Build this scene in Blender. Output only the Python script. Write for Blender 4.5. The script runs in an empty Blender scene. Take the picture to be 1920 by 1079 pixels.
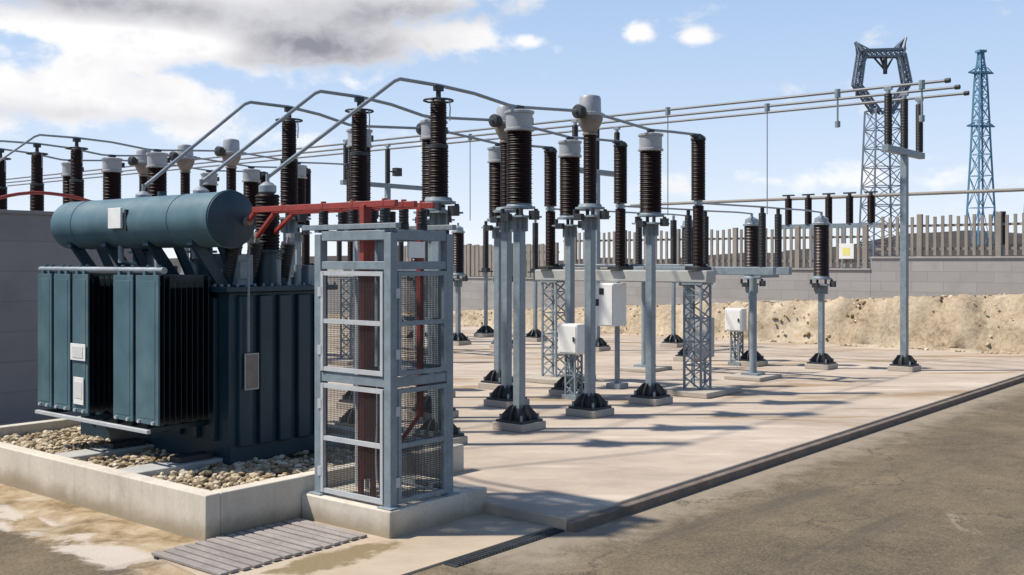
import bpy, bmesh, math, random
from mathutils import Vector, Matrix
random.seed(7)
scene = bpy.context.scene
COL = scene.collection
rad = math.radians
CAMH = 2.4
F = 1980.0
ANG = math.atan2(.772, .635)          # yard axes: u runs along the kerb, v across it
RX, RY = math.cos(ANG), math.sin(ANG)
OX, OY = -2.74, 9.45                  # front corner of the transformer basin
def W(u, v, z=0.0):
    return Vector((OX + u*RX - v*RY, OY + u*RY + v*RX, z))

# ------------------------------------------------------------------ materials
def new_mat(name):
    m = bpy.data.materials.new(name); m.use_nodes = True
    nt = m.node_tree
    return m, nt, nt.nodes['Principled BSDF']
def N(nt, typ, **kw):
    n = nt.nodes.new(typ)
    for k, v in kw.items(): setattr(n, k, v)
    return n
def ramp(nt, stops, fac=None):
    r = N(nt, 'ShaderNodeValToRGB')
    el = r.color_ramp.elements
    while len(el) < len(stops): el.new(0.5)
    for e, (p, c) in zip(el, stops):
        e.position = p; e.color = (c[0], c[1], c[2], 1)
    if fac is not None: nt.links.new(fac, r.inputs[0])
    return r
def noise(nt, scale, detail=6, rough=.55, vec=None, dist=0.0):
    n = N(nt, 'ShaderNodeTexNoise')
    n.inputs['Scale'].default_value = scale; n.inputs['Detail'].default_value = detail
    n.inputs['Roughness'].default_value = rough; n.inputs['Distortion'].default_value = dist
    if vec is not None: nt.links.new(vec, n.inputs['Vector'])
    return n
def mixc(nt, fac, a, b):
    m = N(nt, 'ShaderNodeMix', data_type='RGBA')
    for s, val in ((0, fac), (6, a), (7, b)):
        if hasattr(val, 'is_linked') or hasattr(val, 'links'): nt.links.new(val, m.inputs[s])
        elif s == 0: m.inputs[0].default_value = val
        else: m.inputs[s].default_value = (val[0], val[1], val[2], 1)
    return m.outputs[2]
def mth(nt, op, a, b=None, c=None, clamp=False):
    m = N(nt, 'ShaderNodeMath', operation=op, use_clamp=clamp)
    for i, val in enumerate((a, b, c)):
        if val is None: continue
        if hasattr(val, 'links'): nt.links.new(val, m.inputs[i])
        else: m.inputs[i].default_value = val
    return m.outputs[0]
def sstep(nt, x, a, b):
    m = N(nt, 'ShaderNodeMapRange', interpolation_type='SMOOTHSTEP')
    nt.links.new(x, m.inputs[0]); m.inputs[1].default_value = a; m.inputs[2].default_value = b
    return m.outputs[0]
def bump(nt, h, bs, strength=.3, dist=.02):
    b = N(nt, 'ShaderNodeBump'); b.inputs['Strength'].default_value = strength
    b.inputs['Distance'].default_value = dist
    nt.links.new(h, b.inputs['Height']); nt.links.new(b.outputs[0], bs.inputs['Normal'])
def obj_coord(nt):
    return N(nt, 'ShaderNodeTexCoord').outputs['Object']
def plain(name, col, rough=.5, metal=0.0, var=.25, scale=6.0, bmp=0.0, coat=0.0, spec=.5):
    m, nt, b = new_mat(name)
    v = obj_coord(nt)
    n1 = noise(nt, scale, 6, .6, v); n2 = noise(nt, scale*7, 4, .6, v)
    f = mth(nt, 'ADD', mth(nt, 'MULTIPLY', n1.outputs[0], .65), mth(nt, 'MULTIPLY', n2.outputs[0], .35))
    lo = [c*(1-var) for c in col]; hi = [min(1, c*(1+var)) for c in col]
    r = ramp(nt, [(.32, lo), (.68, hi)], f)
    nt.links.new(r.outputs[0], b.inputs['Base Color'])
    rr = N(nt, 'ShaderNodeMapRange'); nt.links.new(n1.outputs[0], rr.inputs[0])
    rr.inputs[1].default_value = .3; rr.inputs[2].default_value = .7
    rr.inputs[3].default_value = max(.05, rough-.1); rr.inputs[4].default_value = min(1, rough+.12)
    nt.links.new(rr.outputs[0], b.inputs['Roughness'])
    b.inputs['Metallic'].default_value = metal
    b.inputs['Specular IOR Level'].default_value = spec
    if coat: b.inputs['Coat Weight'].default_value = coat; b.inputs['Coat Roughness'].default_value = .15
    if bmp: bump(nt, n2.outputs[0], b, bmp, .01)
    return m
M = {}
M['porcelain'] = plain('brown_porcelain', (.0155, .0062, .0056), .5, 0, .35, 5, 0, 0, .22)
M['black_rubber'] = plain('black_rubber', (.012, .0125, .0145), .5, 0, .3, 5)
def paint(name, col, dust, amount, rough):
    m, nt, b = new_mat(name)
    v = obj_coord(nt)
    mp = N(nt, 'ShaderNodeMapping'); mp.inputs['Scale'].default_value = (9, 9, .7); nt.links.new(v, mp.inputs[0])
    n1 = noise(nt, 1.0, 6, .65, mp.outputs[0]); n2 = noise(nt, 2.2, 7, .6, v); n3 = noise(nt, 55, 3, .6, v)
    c = ramp(nt, [(.3, [x*.82 for x in col]), (.7, [x*1.16 for x in col])], n2.outputs[0]).outputs[0]
    k = mth(nt, 'MULTIPLY', mth(nt, 'MULTIPLY', sstep(nt, n1.outputs[0], .46, .72), sstep(nt, n2.outputs[0], .35, .65)), amount)
    c = mixc(nt, k, c, dust)
    c = mixc(nt, mth(nt, 'MULTIPLY', sstep(nt, n3.outputs[0], .70, .76), .5), c, (.10, .055, .03))
    nt.links.new(c, b.inputs['Base Color'])
    rr = N(nt, 'ShaderNodeMapRange'); nt.links.new(n2.outputs[0], rr.inputs[0]); rr.inputs[3].default_value = rough-.1; rr.inputs[4].default_value = rough+.2
    nt.links.new(rr.outputs[0], b.inputs['Roughness']); bump(nt, n2.outputs[0], b, .06, .02)
    return m
M['galv'] = plain('galvanised_steel', (.205, .255, .295), .5, .04, .24, 9, .04)
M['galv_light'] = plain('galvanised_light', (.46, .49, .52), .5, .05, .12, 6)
M['dark_steel'] = plain('dark_cast_steel', (.035, .04, .046), .55, .2, .4, 8)
M['alu'] = plain('aluminium_tube', (.30, .335, .36), .42, .5, .1, 4)
M['alu_bright'] = plain('aluminium_housing', (.36, .375, .395), .45, .25, .16, 5)
M['busbar_alu'] = plain('weathered_busbar', (.19, .20, .215), .5, .4, .1, 3)
M['wire'] = plain('mesh_wire', (.055, .06, .066), .5, .2, .1, 3)
M['tan_paint'] = plain('weathered_tan_paint', (.22, .19, .17), .5, .1, .25, 9)
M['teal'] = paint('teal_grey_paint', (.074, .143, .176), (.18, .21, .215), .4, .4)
M['teal_shaded'] = paint('shaded_teal_paint', (.011, .038, .060), (.045, .058, .065), .5, .38)  # darker copy of the teal, with the shade of the tank put into its colour
M['fin'] = plain('shaded_fin_teal', (.004, .011, .017), .4, 0, .2, 3)  # near-black colour paints in the shade between the radiator plates
M['red'] = plain('red_busbar_sleeve', (.27, .040, .030), .45, 0, .2, 7)
M['white'] = plain('white_paint', (.78, .79, .78), .45, 0, .06, 9)
M['grey_paint'] = plain('grey_paint', (.40, .40, .41), .5, 0, .1, 6)
M['glass_dark'] = plain('dark_window', (.02, .024, .03), .15, 0, .1, 3)
M['print_grey'] = plain('grey_print', (.62, .63, .63), .5, 0, .12, 40)
M['yellow'] = plain('yellow_sign_paint', (.78, .70, .22), .5, 0, .05, 3)
M['blue_steel'] = plain('blue_green_steel', (.11, .27, .41), .5, .1, .15, .3)
M['pylon_steel'] = plain('dark_lattice_steel', (.15, .19, .25), .5, .1, .2, .3)
M['red_brown'] = plain('red_brown_porcelain', (.018, .007, .0065), .42, 0, .3, 5)
M['hill'] = plain('scrub_hill', (.040, .030, .022), .95, 0, .6, .12)
M['wood'] = plain('weathered_board', (.27, .245, .235), .8, 0, .3, 3, .2)

def concrete(name, base, stain, var=.16, scale=1.6, streak=0.0, low=None):
    m, nt, b = new_mat(name)
    v = obj_coord(nt)
    n1 = noise(nt, scale, 8, .62, v, .4); n2 = noise(nt, scale*14, 5, .6, v)
    n3 = noise(nt, scale*.45, 5, .6, v, .8)
    f = mth(nt, 'ADD', mth(nt, 'MULTIPLY', n1.outputs[0], .6), mth(nt, 'MULTIPLY', n2.outputs[0], .4))
    r = ramp(nt, [(.3, [c*(1-var) for c in base]), (.7, [c*(1+var) for c in base])], f)
    s = sstep(nt, n3.outputs[0], .52, .72)
    col = mixc(nt, mth(nt, 'MULTIPLY', s, .65), r.outputs[0], stain)
    if streak:
        mp = N(nt, 'ShaderNodeMapping'); mp.inputs['Scale'].default_value = (5, 5, .35)
        nt.links.new(v, mp.inputs[0])
        n4 = noise(nt, 1.5, 5, .6, mp.outputs[0])
        col = mixc(nt, mth(nt, 'MULTIPLY', sstep(nt, n4.outputs[0], .5, .75), streak), col, stain)
    if low is not None:               # a soil splash band along the foot
        z0, z1, c = low
        sp = N(nt, 'ShaderNodeSeparateXYZ'); nt.links.new(v, sp.inputs[0])
        zz = mth(nt, 'ADD', sp.outputs[2], mth(nt, 'MULTIPLY', mth(nt, 'SUBTRACT', n1.outputs[0], .5), .25))
        k = mth(nt, 'SUBTRACT', 1.0, sstep(nt, zz, z0, z1))
        col = mixc(nt, mth(nt, 'MULTIPLY', k, .75), col, c)
    nt.links.new(col, b.inputs['Base Color'])
    b.inputs['Roughness'].default_value = .9
    b.inputs['Specular IOR Level'].default_value = .25
    bump(nt, f, b, .25, .015)
    return m
M['concrete'] = concrete('cast_concrete', (.56, .52, .455), (.27, .235, .18), streak=.3, low=(-.10, .12, (.24, .19, .12)))
M['concrete_pad'] = concrete('pad_concrete', (.40, .365, .32), (.25, .21, .16))
M['beam_concrete'] = concrete('pale_beam', (.40, .41, .40), (.27, .27, .26), .14, 3)
M['fence_conc'] = concrete('fence_concrete', (.27, .25, .225), (.18, .165, .15), .16, 2, streak=.4)

def wall_mat(name, base, stain, course=.42, block=1.4):
    m, nt, b = new_mat(name)
    v = obj_coord(nt)
    sp = N(nt, 'ShaderNodeSeparateXYZ'); nt.links.new(v, sp.inputs[0])
    cb = N(nt, 'ShaderNodeCombineXYZ')
    nt.links.new(mth(nt, 'ADD', sp.outputs[0], sp.outputs[1]), cb.inputs[0]); nt.links.new(sp.outputs[2], cb.inputs[1])
    br = N(nt, 'ShaderNodeTexBrick'); nt.links.new(cb.outputs[0], br.inputs[0])
    br.inputs['Scale'].default_value = 1; br.inputs['Brick Width'].default_value = block
    br.inputs['Row Height'].default_value = course; br.inputs['Mortar Size'].default_value = .012
    br.inputs['Color1'].default_value = (*[c*.92 for c in base], 1)
    br.inputs['Color2'].default_value = (*[c*1.08 for c in base], 1)
    br.inputs['Mortar'].default_value = (*[c*.80 for c in base], 1)
    n1 = noise(nt, 1.3, 8, .65, v); n2 = noise(nt, 20, 4, .6, v)
    col = mixc(nt, mth(nt, 'MULTIPLY', sstep(nt, n1.outputs[0], .45, .75), .7), br.outputs[0], stain)
    col = mixc(nt, mth(nt, 'MULTIPLY', n2.outputs[0], .25), col, [c*.7 for c in base])
    nt.links.new(col, b.inputs['Base Color']); b.inputs['Roughness'].default_value = .92
    bump(nt, n2.outputs[0], b, .2, .01)
    return m
M['firewall'] = wall_mat('firewall_blocks', (.30, .285, .29), (.22, .205, .21), .45, 3.0)
M['boundary'] = wall_mat('boundary_blocks', (.33, .32, .325), (.26, .25, .25), .3, .9)

def asphalt():
    m, nt, b = new_mat('worn_asphalt')
    v = obj_coord(nt)
    n1 = noise(nt, .35, 8, .65, v, .6); n2 = noise(nt, 45, 4, .7, v); n3 = noise(nt, 2.3, 8, .7, v, .5)
    f = mth(nt, 'ADD', mth(nt, 'MULTIPLY', n1.outputs[0], .6), mth(nt, 'MULTIPLY', n3.outputs[0], .4))
    r = ramp(nt, [(.33, (.060, .050, .038)), (.45, (.116, .093, .062)), (.56, (.158, .126, .082)), (.68, (.225, .18, .12))], f)
    col = mixc(nt, mth(nt, 'MULTIPLY', sstep(nt, n2.outputs[0], .45, .72), .5), r.outputs[0], (.26, .21, .15))
    col = mixc(nt, mth(nt, 'MULTIPLY', sstep(nt, n2.outputs[0], .52, .30), .6), col, (.05, .045, .04))
    sp = N(nt, 'ShaderNodeSeparateXYZ'); nt.links.new(v, sp.inputs[0])
    U, V = sp.outputs[0], sp.outputs[1]
    nw = mth(nt, 'MULTIPLY', mth(nt, 'SUBTRACT', n3.outputs[0], .5), 1.1)
    # dust and pale cement dregs lying along the basin wall and the kerb
    du = mth(nt, 'ADD', U, nw)
    k1 = mth(nt, 'MULTIPLY', sstep(nt, mth(nt, 'ADD', U, mth(nt, 'MULTIPLY', nw, .6)), -1.0, -.80), sstep(nt, V, -1.6, -.9))
    soil = ramp(nt, [(.36, (.19, .135, .075)), (.48, (.33, .25, .155)), (.56, (.40, .32, .22)), (.66, (.50, .43, .34))], n3.outputs[0])
    col = mixc(nt, mth(nt, 'MULTIPLY', k1, .95), col, soil.outputs[0])
    nb = noise(nt, 1.1, 6, .6, v, .5)
    k2 = mth(nt, 'MULTIPLY', sstep(nt, nb.outputs[0], .46, .52), mth(nt, 'MULTIPLY', sstep(nt, mth(nt, 'ADD', U, mth(nt, 'MULTIPLY', nw, .4)), -1.02, -.92), sstep(nt, mth(nt, 'ADD', U, mth(nt, 'MULTIPLY', nw, .5)), -.42, -.55)))
    k2 = mth(nt, 'MULTIPLY', k2, sstep(nt, V, -.6, 0.0))
    col = mixc(nt, mth(nt, 'MULTIPLY', k2, .9), col, (.50, .45, .40))
    kk = mth(nt, 'MULTIPLY', sstep(nt, mth(nt, 'ADD', V, mth(nt, 'MULTIPLY', nw, 1.2)), -3.1, -2.4), sstep(nt, mth(nt, 'ADD', U, nw), .5, 1.4))
    col = mixc(nt, mth(nt, 'MULTIPLY', kk, .55), col, (.36, .31, .25))
    sc = noise(nt, .8, 5, .6, v, 1.0)
    col = mixc(nt, mth(nt, 'MULTIPLY', sstep(nt, sc.outputs[0], .66, .74), .4), col, (.42, .36, .29))
    vo = N(nt, 'ShaderNodeTexVoronoi', feature='DISTANCE_TO_EDGE'); vo.inputs['Scale'].default_value = .55
    wv = N(nt, 'ShaderNodeVectorMath', operation='ADD'); nt.links.new(v, wv.inputs[0])
    nv = noise(nt, 2.2, 5, .65, v); sv = N(nt, 'ShaderNodeVectorMath', operation='SCALE'); nt.links.new(nv.outputs['Color'], sv.inputs[0]); sv.inputs['Scale'].default_value = .9
    nt.links.new(sv.outputs[0], wv.inputs[1]); nt.links.new(wv.outputs[0], vo.inputs['Vector'])
    crack = mth(nt, 'MULTIPLY', sstep(nt, vo.outputs['Distance'], .012, .004), sstep(nt, n1.outputs[0], .48, .56))
    col = mixc(nt, mth(nt, 'MULTIPLY', crack, .6), col, (.04, .035, .03))
    mpt = N(nt, 'ShaderNodeMapping'); mpt.inputs['Scale'].default_value = (.16, 1.1, 1); nt.links.new(v, mpt.inputs[0])
    nt5 = noise(nt, 1.2, 6, .65, mpt.outputs[0], .4)
    col = mixc(nt, mth(nt, 'MULTIPLY', sstep(nt, nt5.outputs[0], .53, .68), .6), col, (.075, .066, .056))
    nt.links.new(col, b.inputs['Base Color']); b.inputs['Roughness'].default_value = .92
    b.inputs['Specular IOR Level'].default_value = .25
    hb = mth(nt, 'ADD', mth(nt, 'MULTIPLY', n2.outputs[0], 1), mth(nt, 'MULTIPLY', n3.outputs[0], 1.5))
    bump(nt, hb, b, .5, .012)
    return m
M['asphalt'] = asphalt()
def slab_mat(name, c0, c1, c2):
    m, nt, b = new_mat(name)
    v = obj_coord(nt)
    mp = N(nt, 'ShaderNodeMapping'); mp.inputs['Rotation'].default_value = (0, 0, ANG)
    nt.links.new(v, mp.inputs[0])
    mp2 = N(nt, 'ShaderNodeMapping'); mp2.inputs['Scale'].default_value = (.55, 1, 1); nt.links.new(mp.outputs[0], mp2.inputs[0])
    n1 = noise(nt, .55, 8, .62, mp2.outputs[0], .6); n2 = noise(nt, 16, 5, .65, v); n3 = noise(nt, 1.9, 7, .65, mp2.outputs[0], .4)
    f = mth(nt, 'ADD', mth(nt, 'MULTIPLY', n1.outputs[0], .55), mth(nt, 'MULTIPLY', n3.outputs[0], .45))
    r = ramp(nt, [(.33, c0), (.5, c1), (.66, c2)], f)
    col = mixc(nt, mth(nt, 'MULTIPLY', sstep(nt, n2.outputs[0], .55, .8), .35), r.outputs[0], [c*.75 for c in c1])
    ns = noise(nt, .33, 6, .6, mp2.outputs[0], .8)
    col = mixc(nt, mth(nt, 'MULTIPLY', sstep(nt, ns.outputs[0], .57, .72), .6), col, (.36, .27, .17))
    mp3 = N(nt, 'ShaderNodeMapping'); mp3.inputs['Scale'].default_value = (.22, 1, 1); nt.links.new(mp.outputs[0], mp3.inputs[0])
    nd = noise(nt, 1.3, 5, .6, mp3.outputs[0], .3)
    spx = N(nt, 'ShaderNodeSeparateXYZ'); nt.links.new(v, spx.inputs[0])
    far = sstep(nt, spx.outputs[0], 7.0, 9.5)
    col = mixc(nt, mth(nt, 'MULTIPLY', mth(nt, 'MULTIPLY', far, sstep(nt, nd.outputs[0], .53, .62)), .75), col, (.26, .18, .10))
    col = mixc(nt, mth(nt, 'MULTIPLY', sstep(nt, nd.outputs[0], .42, .34), .4), col, (.66, .58, .50))
    nt.links.new(col, b.inputs['Base Color']); b.inputs['Roughness'].default_value = .9
    b.inputs['Specular IOR Level'].default_value = .25
    bump(nt, n2.outputs[0], b, .2, .01)
    return m
M['slab'] = slab_mat('yard_concrete', (.31, .262, .22), (.43, .362, .30), (.52, .445, .375))
M['apron'] = slab_mat('apron_concrete', (.33, .265, .195), (.42, .35, .27), (.50, .435, .355))
def moss(m):
    nt = m.node_tree; b = nt.nodes['Principled BSDF']; src = b.inputs['Base Color'].links[0].from_socket
    v = obj_coord(nt); sp = N(nt, 'ShaderNodeSeparateXYZ'); nt.links.new(v, sp.inputs[0])
    n = noise(nt, 6, 6, .65, v); n2 = noise(nt, 40, 4, .6, v)
    e = mth(nt, 'ADD', mth(nt, 'POWER', mth(nt, 'DIVIDE', mth(nt, 'SUBTRACT', sp.outputs[0], .35), .75), 2.0), mth(nt, 'POWER', mth(nt, 'DIVIDE', mth(nt, 'ADD', sp.outputs[1], 1.33), .24), 2.0))
    k = sstep(nt, mth(nt, 'ADD', e, mth(nt, 'MULTIPLY', mth(nt, 'SUBTRACT', n.outputs[0], .5), 2.4)), 1.1, .5)
    g = mixc(nt, n2.outputs[0], (.10, .075, .030), (.27, .205, .11))
    nt.links.new(mixc(nt, mth(nt, 'MULTIPLY', k, .85), src, g), b.inputs['Base Color'])
moss(M['apron'])
def sand_mat():
    m, nt, b = new_mat('sandy_earth')
    v = obj_coord(nt)
    n1 = noise(nt, .8, 8, .65, v, .5); n2 = noise(nt, 9, 6, .7, v)
    f = mth(nt, 'ADD', mth(nt, 'MULTIPLY', n1.outputs[0], .6), mth(nt, 'MULTIPLY', n2.outputs[0], .4))
    r = ramp(nt, [(.36, (.16, .12, .078)), (.46, (.35, .28, .195)), (.55, (.44, .37, .275)), (.68, (.58, .51, .41))], f)
    vo = N(nt, 'ShaderNodeTexVoronoi'); vo.inputs['Scale'].default_value = 3.2; nt.links.new(v, vo.inputs['Vector'])
    hole = mth(nt, 'MULTIPLY', sstep(nt, vo.outputs['Distance'], .22, .10), sstep(nt, n1.outputs[0], .50, .62))
    r2 = mixc(nt, mth(nt, 'MULTIPLY', hole, .8), r.outputs[0], (.13, .08, .045))
    nt.links.new(r2, b.inputs['Base Color']); b.inputs['Roughness'].default_value = .95
    bump(nt, f, b, .8, .12)
    return m
M['sand'] = sand_mat()
def gravel_mat():
    m, nt, b = new_mat('pebbles')
    a = N(nt, 'ShaderNodeAttribute', attribute_name='tone')
    r = ramp(nt, [(0, (.16, .115, .07)), (.35, (.34, .265, .165)), (.7, (.47, .40, .28)), (1, (.62, .56, .46))], a.outputs['Fac'])
    nt.links.new(r.outputs[0], b.inputs['Base Color']); b.inputs['Roughness'].default_value = .85
    return m
M['gravel'] = gravel_mat()
M['gravel_bed'] = plain('gravel_bed', (.15, .115, .075), .95, 0, .5, 12, .5)

# ------------------------------------------------------------------ mesh helpers
SPLIT = {'anchor_bolt', 'head_frame', 'leg', 'valve_stub', 'rail_bracket', 'mounting_stud', 'oil_pipe', 'cover_fitting', 'skid', 'vent_valve', 'drain_plug', 'top_rail', 'cable_ladder', 'bearer', 'mount', 'beam', 'window', 'relay_box', 'insulator_string', 'cross_beam', 'hinge', 'terminal', 'primary_terminal', 'bracket'}
class MB:
    def __init__(s): s.bm = bmesh.new()
    def box(s, c, d, rot=None, rz=0.0):
        x, y, z = d[0]/2, d[1]/2, d[2]/2
        mat = Matrix.Translation(c) @ (rot.to_4x4() if rot is not None else Matrix.Rotation(rz, 4, 'Z'))
        vs = [s.bm.verts.new(mat @ Vector(p)) for p in
              ((-x,-y,-z),(x,-y,-z),(x,y,-z),(-x,y,-z),(-x,-y,z),(x,-y,z),(x,y,z),(-x,y,z))]
        for f in ((0,3,2,1),(4,5,6,7),(0,1,5,4),(1,2,6,5),(2,3,7,6),(3,0,4,7)):
            s.bm.faces.new([vs[i] for i in f])
        return s
    def span(s, a, b):                 # box between two opposite corners
        return s.box([(a[i]+b[i])/2 for i in range(3)], [abs(a[i]-b[i]) for i in range(3)])
    def bar(s, p, q, w, h=None):       # rectangular bar from p to q
        p, q = Vector(p), Vector(q); d = q-p; L = d.length
        if L < 1e-6: return s
        rot = d.to_track_quat('Z', 'Y').to_matrix()
        return s.box((p+q)/2, (w, h or w, L), rot)
    def rings(s, pts, radii, n, cap=True):
        rr = []
        for i, p in enumerate(pts):
            if i == 0: t = pts[1]-pts[0]
            elif i == len(pts)-1: t = pts[-1]-pts[-2]
            else: t = (pts[i+1]-pts[i]).normalized()+(pts[i]-pts[i-1]).normalized()
            t.normalize()
            ref = Vector((0,0,1)) if abs(t.z) < .9 else Vector((1,0,0))
            a = t.cross(ref).normalized(); b = t.cross(a).normalized()
            rr.append([s.bm.verts.new(p + (a*math.cos(2*math.pi*k/n)+b*math.sin(2*math.pi*k/n))*radii[i]) for k in range(n)])
        for i in range(len(rr)-1):
            for k in range(n):
                s.bm.faces.new((rr[i][k], rr[i][(k+1)%n], rr[i+1][(k+1)%n], rr[i+1][k]))
        if cap:
            s.bm.faces.new(rr[0][::-1]); s.bm.faces.new(rr[-1])
        return s
    def cyl(s, p, q, r, r2=None, n=16):
        return s.rings([Vector(p), Vector(q)], [r, r if r2 is None else r2], n)
    def tube(s, pts, r, n=8, smooth=0):
        pts = [Vector(p) for p in pts]
        for _ in range(smooth):
            o = [pts[0]]
            for a, b in zip(pts, pts[1:]): o += [a*.75+b*.25, a*.25+b*.75]
            pts = o+[pts[-1]]
        return s.rings(pts, [r]*len(pts), n)
    def lathe(s, prof, c=(0,0,0), n=20, axis=None):
        c = Vector(c); mat = Matrix.Identity(3)
        if axis is not None: mat = Vector(axis).to_track_quat('Z', 'Y').to_matrix()
        rr = [[s.bm.verts.new(c + mat @ Vector((r*math.cos(2*math.pi*k/n), r*math.sin(2*math.pi*k/n), z))) for k in range(n)] for r, z in prof]
        for i in range(len(rr)-1):
            for k in range(n):
                s.bm.faces.new((rr[i][k], rr[i][(k+1)%n], rr[i+1][(k+1)%n], rr[i+1][k]))
        s.bm.faces.new(rr[0][::-1]); s.bm.faces.new(rr[-1])
        return s
    def sheds(s, z0, z1, rc, rs, pitch=.055, c=(0,0,0), n=20, axis=None):
        pitch *= .66; rc = max(rc, rs*.90); k = max(3, int((z1-z0)/pitch)); p = (z1-z0)/k; prof = []
        for i in range(k):
            z = z0+i*p; r = rs if i % 2 == 0 else rs*.97
            prof += [(rc, z), (r, z+.30*p), (r*.99, z+.42*p), (rc+(r-rc)*.25, z+.8*p)]
        prof.append((rc, z1))
        return s.lathe(prof, c, n, axis)
    def torus(s, c, R, r, n=24, m=8):
        c = Vector(c)
        g = [[s.bm.verts.new(c+Vector(((R+r*math.cos(2*math.pi*j/m))*math.cos(2*math.pi*i/n), (R+r*math.cos(2*math.pi*j/m))*math.sin(2*math.pi*i/n), r*math.sin(2*math.pi*j/m)))) for j in range(m)] for i in range(n)]
        for i in range(n):
            for j in range(m):
                s.bm.faces.new((g[i][j], g[(i+1)%n][j], g[(i+1)%n][(j+1)%m], g[i][(j+1)%m]))
        return s
    def poly(s, pts, z0, z1):          # vertical prism over a plan outline
        a = [s.bm.verts.new((p[0], p[1], z0)) for p in pts]; b = [s.bm.verts.new((p[0], p[1], z1)) for p in pts]
        n = len(pts)
        s.bm.faces.new(b); s.bm.faces.new(a[::-1])
        for i in range(n): s.bm.faces.new((a[i], a[(i+1)%n], b[(i+1)%n], b[i]))
        return s
    def groups(s):
        """islands of the mesh, joined where their boxes touch"""
        seen, out = set(), []
        for v0 in s.bm.verts:
            if v0 in seen: continue
            st, isl = [v0], []; seen.add(v0)
            while st:
                v = st.pop(); isl.append(v)
                for e in v.link_edges:
                    w = e.other_vert(v)
                    if w not in seen: seen.add(w); st.append(w)
            lo = [min(v.co[i] for v in isl) for i in range(3)]; hi = [max(v.co[i] for v in isl) for i in range(3)]
            out.append([isl, lo, hi])
        moved = True
        while moved:
            moved = False
            for i in range(len(out)):
                for j in range(i+1, len(out)):
                    a, b = out[i], out[j]
                    if all(a[1][k] <= b[2][k]+.004 and b[1][k] <= a[2][k]+.004 for k in range(3)):
                        out[i] = [a[0]+b[0], [min(x) for x in zip(a[1], b[1])], [max(x) for x in zip(a[2], b[2])]]
                        del out[j]; moved = True; break
                if moved: break
        return [g[0] for g in out]
    def build(s, name, mat, parent=None, bevel=0.0, loc=None, rz=0.0, ang=32):
        if name in SPLIT:
            gs = s.groups()
            if len(gs) > 1:
                first = None
                for g in gs:
                    keep = set(g); m = MB(); m.bm.free(); m.bm = s.bm.copy()
                    s.bm.verts.index_update(); ids = {v.index for v in keep}
                    m.bm.verts.ensure_lookup_table()
                    bmesh.ops.delete(m.bm, geom=[v for i, v in enumerate(m.bm.verts) if i not in ids], context='VERTS')
                    o = m.build1(name, mat, parent, bevel, loc, rz, ang); first = first or o
                s.bm.free()
                return first
        return s.build1(name, mat, parent, bevel, loc, rz, ang)
    def build1(s, name, mat, parent=None, bevel=0.0, loc=None, rz=0.0, ang=32):
        me = bpy.data.meshes.new(name)
        bmesh.ops.recalc_face_normals(s.bm, faces=s.bm.faces)
        s.bm.to_mesh(me); s.bm.free()
        me.polygons.foreach_set('use_smooth', [True]*len(me.polygons))
        me.set_sharp_from_angle(angle=rad(ang))
        me.materials.append(mat)
        o = bpy.data.objects.new(name, me); COL.objects.link(o)
        if parent is not None: o.parent = parent
        if loc is not None: o.location = loc
        o.rotation_euler.z = rz
        if bevel:
            md = o.modifiers.new('bevel', 'BEVEL'); md.width = bevel; md.segments = 2; md.limit_method = 'ANGLE'; md.angle_limit = rad(40)
        return o
def tag(o, label=None, cat=None, group=None, kind=None):
    if label: o['label'] = label
    if cat: o['category'] = cat
    if group: o['group'] = group
    if kind: o['kind'] = kind
    return o
def thing(name, label, cat, loc, rz=ANG, group=None):
    o = bpy.data.objects.new(name, None); COL.objects.link(o)
    o.empty_display_size = .3; o.location = loc; o.rotation_euler.z = rz
    return tag(o, label, cat, group)
def copy_tree(o, parent=None):
    c = o.copy(); COL.objects.link(c)
    if parent is not None: c.parent = parent
    for ch in [x for x in KIDS.get(o, ()) ]: copy_tree(ch, c)
    return c
KIDS = {}
def index_kids(o):
    KIDS[o] = [x for x in COL.objects if x.parent is o]
    for k in KIDS[o]: index_kids(k)
def place_copies(proto, spots, group):
    """spots: (location, label); the first spot moves the prototype itself."""
    index_kids(proto)
    for i, (loc, label) in enumerate(spots):
        o = proto if i == 0 else copy_tree(proto)
        o.location = loc; o['label'] = label; o['group'] = group
YARD = dict(loc=W(0,0,0), rz=ANG)     # objects modelled directly in yard axes

# ------------------------------------------------------------------ setting
g = MB(); s_ = 4000
g.bm.faces.new([g.bm.verts.new(p) for p in ((-s_,-s_,-.12),(s_,-s_,-.12),(s_,s_,-.12),(-s_,s_,-.12))])
tag(g.build('ground', M['asphalt'], **YARD), kind='structure')
KV = -2.25; KU = 2.38
sl = MB().poly([(KU, KV), (23.9, KV), (60, KV), (60, 60), (-8, 60), (-8, 5.62), (3.6, 5.62), (3.6, .02), (KU, .02)], -.3, 0.0)
tag(sl.build('pavement', M['slab'], bevel=.015, **YARD), kind='structure')
ap = MB().poly([(-.9, KV+.16), (KU-.02, KV+.16), (KU-.02, -.02), (-.55, -.02), (-.7, -1.2)], -.3, -.10)
tag(ap.build('pavement', M['apron'], **YARD), kind='structure')
ch = MB().span((.85, KV, -.3), (KU-.02, KV+.13, -.112))
for i in range(34):
    u = .9+i*.043
    if u < KU-.06: ch.span((u, KV+.012, -.112), (u+.02, KV+.118, -.1))
tag(ch.build('drain_channel', M['dark_steel'], **YARD), 'dark narrow drain grating set in the ground in line with the kerb', 'drain')
M['bitumen'] = plain('soiled_kerb', (.15, .12, .10), .85, 0, .4, 5, .3)
kerb = MB().span((KU-.01, KV-.10, -.3), (60, KV-.004, -.03))
tag(kerb.build('kerb', M['bitumen'], bevel=.012, **YARD), kind='structure')
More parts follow.
